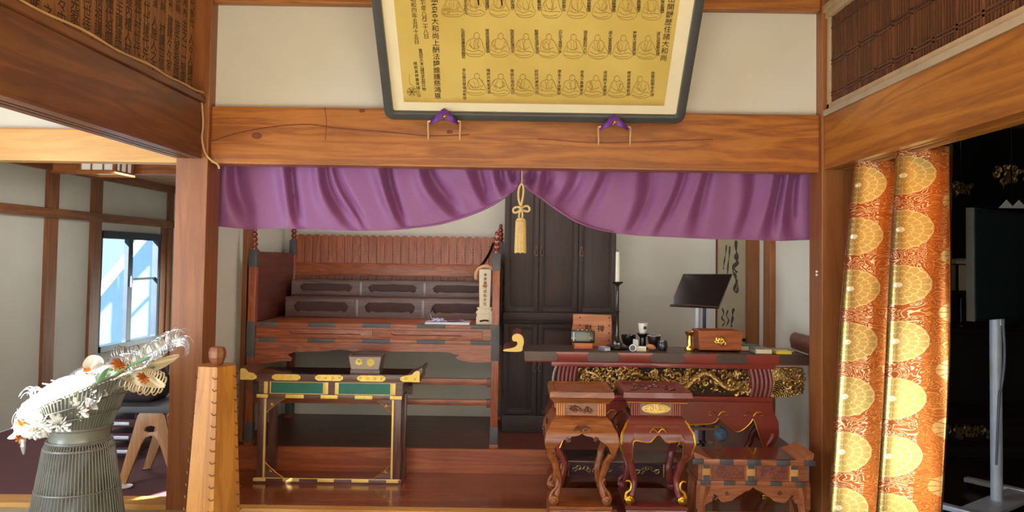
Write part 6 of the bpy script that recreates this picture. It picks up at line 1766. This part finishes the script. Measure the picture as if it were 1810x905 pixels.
# ------------------------------------------------------------------ grey wire stand (hourglass)
def wire_stand():
    Y = 4.15; k = Y / F_PX
    cx = PX(136, 800, Y); yc = Y + .02
    t = thing('wire_stand', 'grey hourglass stand of thin upright wires holding the wrapped ornaments', 'wire stand', (cx, yc, 0))
    zn = PZ(141, 778, Y)
    rn, rb = 54 * k, 78 * k
    n = 72
    mb = MB()
    for i in range(n):
        a = 2 * PI * i / n; c, s = math.cos(a), math.sin(a)
        q = [(cx + r * c, yc + r * s, z) for r, z in ((rb, .01), (lerp(rb, rn, .55), zn * .55), (rn + .004, zn - .03), (rn - .012, zn))]
        mb.tube(q, .0033, 5)
    part('lower_cage', mb, 'wire', t)
    rg = MB()
    def hoop(r, z, w=.006): rg.tube([(cx + r * math.cos(2 * PI * i / 40), yc + r * math.sin(2 * PI * i / 40), z) for i in range(40)], w, 6, True)
    hoop(rb, .012, .01); hoop(lerp(rb, rn, .5), zn * .5); hoop(rn, zn - .035, .009); hoop(rn - .012, zn, .008); hoop(rn - .012, zn + 24 * k, .010)
    part('hoops', rg, 'wire', t)
    part('waist_band', MB().lathe((cx, yc, zn), [(rn - .012, -.012), (rn - .016, 0), (rn - .02, 12 * k), (rn - .012, 24 * k), (rn - .02, 24 * k), (rn - .028, 12 * k), (rn - .022, -.012)], 40), M['waist'], t)
    zu0 = zn + 24 * k; zu1 = PZ(190, 690, Y)
    up = MB()
    sh = Vector((10 * k, 0, 0))
    ru = 76 * k
    for i in range(n):
        a = 2 * PI * i / n; c, s = math.cos(a), math.sin(a)
        p0 = Vector((cx + (rn - .012) * c, yc + (rn - .012) * s, zu0)); top = zu1 + (.10 * c)
        p1 = Vector((cx + ru * c, yc + ru * s, top)) + sh
        up.tube([p0, p0.lerp(p1, .3) + Vector((.0, 0, 0)), p1], .0033, 5)
    up.tube([Vector((cx + ru * math.cos(2 * PI * i / 40), yc + ru * math.sin(2 * PI * i / 40), zu1 + .10 * math.cos(2 * PI * i / 40))) + sh for i in range(40)], .007, 6, True)
    for v in (.3, .6): up.tube([Vector((cx + lerp(rn, ru, v) * math.cos(2 * PI * i / 40), yc + lerp(rn, ru, v) * math.sin(2 * PI * i / 40), lerp(zu0, zu1 + .10 * math.cos(2 * PI * i / 40), v))) + sh * v for i in range(40)], .004, 6, True)
    part('upper_cage', up, 'wire', t)
    # crumpled grey lining seen through the wires
    rnd = random.Random(6)
    def lf(u, v):
        a = 2 * PI * u; rr = lerp(rb, rn, v) * .86 + .012 * math.sin(a * 3 + v * 9) + .010 * math.sin(a * 7 - v * 14)
        return Vector((cx + rr * math.cos(a), yc + rr * math.sin(a), lerp(.03, zn - .02, v)))
    part('lining', MB().grid(lf, 60, 24), M['lining'], t, smooth=60)
    def uf(u, v):
        a = 2 * PI * u; rr = lerp(rn * .9, ru * .95, v)
        return Vector((cx + rr * math.cos(a), yc + rr * math.sin(a), lerp(zu0, zu1 + .10 * math.cos(a) - .015, v))) + sh * v
    part('upper_lining', MB().grid(uf, 48, 8), M['lining'], t, smooth=60)
    return cx, yc, zu1
M['waist'] = plain('grey_plastic_band', srgb(118, 120, 110), .35, coat=.3)
M['lining'] = plain('grey_lining', srgb(112, 112, 106), .6, var=.15, scale=6)
WCX, WCY, WZT = wire_stand()

# ------------------------------------------------------------------ wrapped metallic lotus bouquet lying across the stand
M['tinsel'] = plain('silver_foil', srgb(226, 228, 232), .25, .85, var=.05)
M['whitefoil'] = plain('white_foil_leaf', srgb(240, 238, 230), .35, .15, var=.03)
M['paleleaf'] = plain('pale_cream_leaf', srgb(222, 206, 170), .45, .2, var=.06)
M['leafgreen'] = plain('green_stem', srgb(110, 160, 108), .45, var=.15)
M['amber'] = plain('amber_petal', srgb(190, 110, 44), .35, .3, var=.2, scale=30)
def cello():
    m, nt, b = _nt('cellophane')
    tr = nt.nodes.new('ShaderNodeBsdfTransparent'); gs = nt.nodes.new('ShaderNodeBsdfGlossy'); gs.inputs['Roughness'].default_value = .12
    df = nt.nodes.new('ShaderNodeBsdfDiffuse'); df.inputs[0].default_value = (.95, .97, 1, 1)
    fr = nt.nodes.new('ShaderNodeFresnel'); fr.inputs[0].default_value = 1.6
    m1 = nt.nodes.new('ShaderNodeMixShader'); m2 = nt.nodes.new('ShaderNodeMixShader'); m2.inputs[0].default_value = .16
    ad = nt.nodes.new('ShaderNodeMath'); ad.operation = 'ADD'; ad.inputs[1].default_value = .06
    nt.links.new(fr.outputs[0], ad.inputs[0]); nt.links.new(ad.outputs[0], m1.inputs[0])
    nt.links.new(tr.outputs[0], m1.inputs[1]); nt.links.new(gs.outputs[0], m1.inputs[2])
    nt.links.new(m1.outputs[0], m2.inputs[1]); nt.links.new(df.outputs[0], m2.inputs[2])
    nt.links.new(m2.outputs[0], nt.nodes['Material Output'].inputs['Surface'])
    return m
M['cello'] = cello()
def bouquet():
    Y = 4.12
    W = lambda a, b, o=0.0: P(a, b, Y + o)
    t = thing('lotus_bouquet', 'sunlit bundle of silver and white foil lotus leaves wrapped in clear film', 'bouquet', tuple(W(150, 720)))
    rnd = random.Random(12)
    axis0, axis1 = W(45, 770), W(318, 608)
    # stems bundle
    for i in range(8):
        o = Vector((0, rnd.uniform(-.05, .05), rnd.uniform(-.03, .03)))
        part('stem', MB().tube(smoothpts([W(80, 745) + o, W(150, 700) + o * 1.2, W(210, 665) + o, W(270, 640) + o * 1.4], 4), .006, 6), 'leafgreen' if i % 2 else 'whitefoil', t)
    # leaf with serrated curling fringe
    def leaf(a, b, w, mat, fringe, roll=0.0, sag=.02):
        a, b = Vector(a), Vector(b); d = b - a; L = d.length; d.normalize()
        s = d.cross(Vector((0, 1, 0)))
        if s.length < .1: s = Vector((0, 0, 1))
        s.normalize(); nrm = s.cross(d).normalized()
        rot = Matrix.Rotation(roll, 3, d); s = rot @ s; nrm = rot @ nrm
        def f(u, v):
            x = (u * 2 - 1); wd = w * (math.sin(PI * min(1, v * .93 + .05)) ** .6)
            return a + d * L * v + s * x * wd + nrm * (sag * (1 - x * x) + .012 * math.sin(v * 11 + x * 3))
        lm = MB().grid(f, 10, 16)
        bmesh.ops.solidify(lm.bm, geom=list(lm.bm.faces), thickness=.0015)
        p = part('leaf', lm, mat, t, smooth=60)
        if fringe:
            fm = MB()
            for i in range(fringe):
                v = .25 + .75 * (i + .5) / fringe
                for sd in (0, 1):
                    q = f(sd, v); o = s * (1 if sd else -1)
                    r = .026 + .02 * rnd.random()
                    pts = [q + o * (r * math.sin(g)) * 1.0 + nrm * (-(r * (1 - math.cos(g)))) + d * .004 * g for g in [.0, .5, 1.0, 1.5, 2.0, 2.6, 3.1]]
                    fm.tube(pts, [.0045, .005, .0045, .004, .003, .002, .001], 6, flat=.4)
            part('curled_fringe', fm, 'tinsel' if mat != 'paleleaf' else 'paleleaf', p, smooth=60)
    # silver feather frond: a slim rib with many long curling hairs
    rib = smoothpts([W(200, 662, -.02), W(235, 642, -.03), W(270, 622, -.03), W(300, 604, -.02), W(316, 598, -.02), W(319, 612, -.03)], 6)
    fr = part('frond_rib', MB().tube(rib, [.006 * (1 - .02 * i) for i in range(len(rib))], 6), 'tinsel', t)
    hm = MB()
    for i in range(4, len(rib) - 1):
        for q in range(3):
            c = rib[i].lerp(rib[i + 1], q / 3); d = (rib[i + 1] - rib[i]).normalized()
            for sd in (-1, 1):
                s_ = Vector((-d.z, 0, d.x)) * sd
                r = .050 + rnd.uniform(-.008, .008); pull = rnd.uniform(.2, .5); yy = rnd.uniform(-.03, .01)
                pts = [c + s_ * r * math.sin(g) * .9 + Vector((0, yy * g, 0)) + d * (r * (1 - math.cos(g)) * (.9 if sd > 0 else .5)) * (1 if sd > 0 else -1) * pull * 2 for g in (0, .45, .9, 1.35, 1.8, 2.25)]
                hm.tube(pts, [.0022, .0026, .0024, .002, .0016, .0008], 5)
    part('frond_hairs', hm, 'tinsel', fr, smooth=60)
    leaf(W(225, 668), W(316, 628, .05), .030, 'paleleaf', 0, .1)
    leaf(W(205, 655), W(290, 682, -.03), .038, 'paleleaf', 14, -.3)
    leaf(W(190, 640, .05), W(250, 622, .05), .03, 'tinsel', 8, .2)
    for i in range(16):
        u = rnd.random() ** .9
        c = W(60 + 130 * u + rnd.uniform(-14, 14), 760 - 90 * u + rnd.uniform(-26, 26), rnd.uniform(-.10, .05))
        an = rnd.uniform(-1.2, 1.6)
        e = c + Vector((-math.cos(an) * .11, rnd.uniform(-.06, .02), math.sin(an) * .09))
        leaf(c, e, rnd.uniform(.03, .05), 'whitefoil', 0 if i % 3 else 5, rnd.uniform(-.8, .8))
    for a, b in (((96, 690), (52, 688)), ((104, 682), (75, 678)), ((115, 678), (90, 672))):
        part('film_tip', MB().tube([W(*a), W(*b)], [.008, .004], 8), 'whitefoil', t)
    # lotus flowers: white cluster and amber ones
    def lotus(c, r, mat, n=9):
        m = MB(); c = Vector(c)
        for ringi, (rr, lift, nn) in enumerate(((1, .25, n), (.72, .55, n - 1), (.42, .8, n - 3))):
            for i in range(nn):
                a = 2 * PI * i / nn + ringi * .3
                o = Vector((math.cos(a), -.55 * math.sin(a) - .3, math.sin(a)))
                m.tube([c, c + o * r * rr * .5 + Vector((0, -r * .15 * lift, 0)), c + o * r * rr * .85 + Vector((0, -r * .4 * lift, 0)), c + o * r * rr + Vector((0, -r * .6 * lift, 0))], [r * .05, r * .22, r * .17, r * .02], 8, flat=.35)
        return part('lotus_flower', m, mat, t, smooth=60)
    for px, py, r, mt in ((95, 715, .075, 'whitefoil'), (125, 695, .08, 'whitefoil'), (75, 748, .07, 'whitefoil'), (140, 722, .07, 'whitefoil'), (110, 748, .065, 'whitefoil'), (60, 762, .05, 'whitefoil'), (155, 690, .06, 'whitefoil'),
                          (160, 662, .045, 'amber'), (213, 646, .045, 'amber'), (44, 750, .04, 'amber'), (38, 776, .03, 'amber'), (115, 703, .032, 'amber'), (255, 668, .035, 'amber')):
        lotus(W(px, py, -.10 if px < 160 else -.03), r, mt)
    for a, b in (((172, 678), (193, 650)), ((118, 708), (140, 698)), ((62, 738), (64, 726))):
        gm = MB().tube(smoothpts([W(*a, -.14), W((a[0] + b[0]) / 2, (a[1] + b[1]) / 2 - 3, -.15), W(*b, -.13)], 5), [.004, .008, .012, .014, .014, .013, .011, .010, .007, .004, .002], 8, flat=.5)
        part('green_bud', gm, M['lime'] if a[0] == 118 else 'leafgreen', t)
    part('hanging_drop', MB().tube(smoothpts([W(40, 772, -.1), W(41, 788, -.1), W(42, 804, -.1)], 5), [.012, .016, .014, .016, .012, .015, .012, .010, .008, .005, .002], 8), 'tinsel', t)
    # clear crumpled film
    def film(c, rx, ry, rz, seed):
        def f(u, v):
            a = 2 * PI * u; b_ = PI * (v * .98 + .01)
            n = 1 + .12 * math.sin(3 * a + seed) * math.sin(b_ * 4) + .09 * math.sin(7 * a - 2 * seed + b_ * 6) + .05 * math.sin(15 * a + b_ * 13)
            d = (axis1 - axis0).normalized(); s = Vector((0, 1, 0)); w = d.cross(s).normalized()
            return c + (d * rx * math.cos(b_) + (s * math.cos(a) * ry + w * math.sin(a) * rz) * math.sin(b_)) * n
        return MB().grid(f, 56, 28)
    part('clear_film', film(W(122, 708, -.0), .30, .13, .12, 1.0), 'cello', t, smooth=25)
    M_corner = MB().grid(lambda u, v: W(148 + 22 * u + 4 * v, 700 + 8 * u + 24 * v - 8 * u * v, -.19 + .02 * math.sin(6 * u + 5 * v)), 8, 8)
    part('film_corner', M_corner, 'cello', t, smooth=25)
M['lime'] = plain('lime_bud', srgb(206, 214, 90), .4)
bouquet()

# ------------------------------------------------------------------ stacked wooden chairs in the side room
def make_chair(name, label, x, y, rz, z0=0.0, group=None):
    t = thing(name, label, 'chair', (x, y, z0), group, rz)
    Wd, Dp = .46, .40; sh = .47
    # A-shaped plywood side frames (front = local -Y; sides in the XZ plane face the viewer)
    for yy in (-Dp / 2, Dp / 2 - .022):
        o = [(-.20, 0), (-.155, 0), (-.060, .27), (-.035, .31), (0, .325), (.035, .31), (.060, .27), (.155, 0), (.20, 0), (.085, sh - .02), (.07, sh), (-.07, sh), (-.085, sh - .02)]
        h = [(-.045, .355), (-.02, .342), (.02, .342), (.045, .355), (.035, .38), (0, .39), (-.035, .38)]
        part('side_frame', MB().plate([o, h], yy, yy + .022, bev=.002), 'chairX', t, local=True)
    part('seat', MB().box(-.27, .20, -Dp / 2 - .02, Dp / 2 + .02, sh, sh + .045, bev=.014), 'seat', t, local=True)
    part('seat_rail', MB().box(-.05, .05, -Dp / 2 + .02, Dp / 2 - .02, sh - .04, sh, bev=.004), 'chairX', t, local=True)
    for yy in (-Dp / 2, Dp / 2 - .022):
        part('back_post', MB().extrude([(.10, sh - .02), (.15, sh - .02), (.27, .86), (.235, .86)], yy, yy + .022), 'chairX', t, local=True)
    part('backrest', MB().rings([[(a, -Dp / 2 - .01, b), (a2, -Dp / 2 - .01, b2), (a2, Dp / 2 + .01, b2), (a, Dp / 2 + .01, b)] for a, b, a2, b2 in ((.185, .62, .21, .615), (.25, .86, .275, .855))]), 'seat', t, local=True)
    fm = MB()
    for xx in (-.178, .178):
        for yy in (-Dp / 2, Dp / 2 - .022): fm.box(xx - .026, xx + .026, yy - .002, yy + .024, 0, .012, bev=.003)
    each('foot_pad', fm, 'black', t, local=True)
    return t
M['chairX'] = wood('chair_plywood', srgb(190, 142, 94), srgb(170, 120, 76), srgb(140, 94, 58), 'Z', 3, .45, .1, .4)
y = 5.95
make_chair('wooden_chair', 'wooden A-frame chair with a grey seat nearest the left column', PX(266, 800, 5.05), 5.22, R(3))
make_chair('wooden_chair', 'wooden A-frame chair standing against the wall, behind the nearest one', PX(262, 790, 6.0), 6.2, R(3))
def stools():
    # flat stacking stools piled up, pale metal ends towards the viewer
    yb = 5.62; x = PX(212, 800, yb)
    labs = ('lowest of the four dark stools piled behind the wire stand', 'second stool from the floor in the dark pile behind the wire stand', 'third stool from the floor in the dark pile behind the wire stand', 'topmost of the four dark stools piled behind the wire stand')
    for i in range(4):
        z = .1 * i
        t = thing('stacking_stool', labs[i], 'stool', (x, yb, z), 'stools piled behind the wire stand')
        part('cushion', MB().box(x - .11, x + .11, yb, yb + .3, z + .04, z + .098, bev=.014), 'plumseat', t)
        part('metal_edge', MB().box(x - .065, x + .065, yb - .012, yb + .002, z + .055, z + .08, bev=.006), 'silver', t)
        for dx in (-.095, .095):
            for dy in (.03, .27): part('leg', MB().cyl((x + dx, yb + dy, z), (x + dx, yb + dy, z + .045), .011, n=10), 'alu', t)
M['plumseat'] = plain('plum_cushion', srgb(78, 46, 54), .7)
stools()
def bag():
    c = P(246, 690, 5.2)
    t = thing('dark_bag', 'dark bag standing on the chair seat behind the foil leaves', 'bag', (c.x, 5.24, .516))
    part('body', MB().rings([[(c.x + a * w, 5.24 + b * d, z) for a, b in ((-1, -.8), (-.8, -1), (.8, -1), (1, -.8), (1, .8), (.8, 1), (-.8, 1), (-1, .8))] for w, d, z in ((.12, .11, .5165), (.14, .13, .55), (.14, .12, .66), (.11, .09, .73))]), M['bagcloth'], t, smooth=60)
    part('handle', MB().tube(smoothpts([(c.x - .07, 5.24, .725), (c.x - .05, 5.24, .78), (c.x + .05, 5.24, .78), (c.x + .07, 5.24, .725)], 5), .008, 8), M['bagcloth'], t)
M['bagcloth'] = plain('dark_plum_cloth', srgb(44, 34, 40), .8)
bag()
x, y = PX(221, 867, 4.98), 4.98
dsh = thing('white_dish', 'small white dish on the plum carpet near the left column', 'dish', (x, y, 0))
part('dish_body', MB().lathe((x, y, 0), [(.03, 0), (.04, .004), (.046, .012), (.043, .012), (.03, .006), (.0005, .005)], 28), 'white', dsh)
part('rim', MB().tube([(x + .0445 * math.cos(2 * PI * i / 28), y + .0445 * math.sin(2 * PI * i / 28), .012) for i in range(28)], .0018, 6, True), 'white', dsh)
x, y = PX(293, 860, 4.9), 4.88
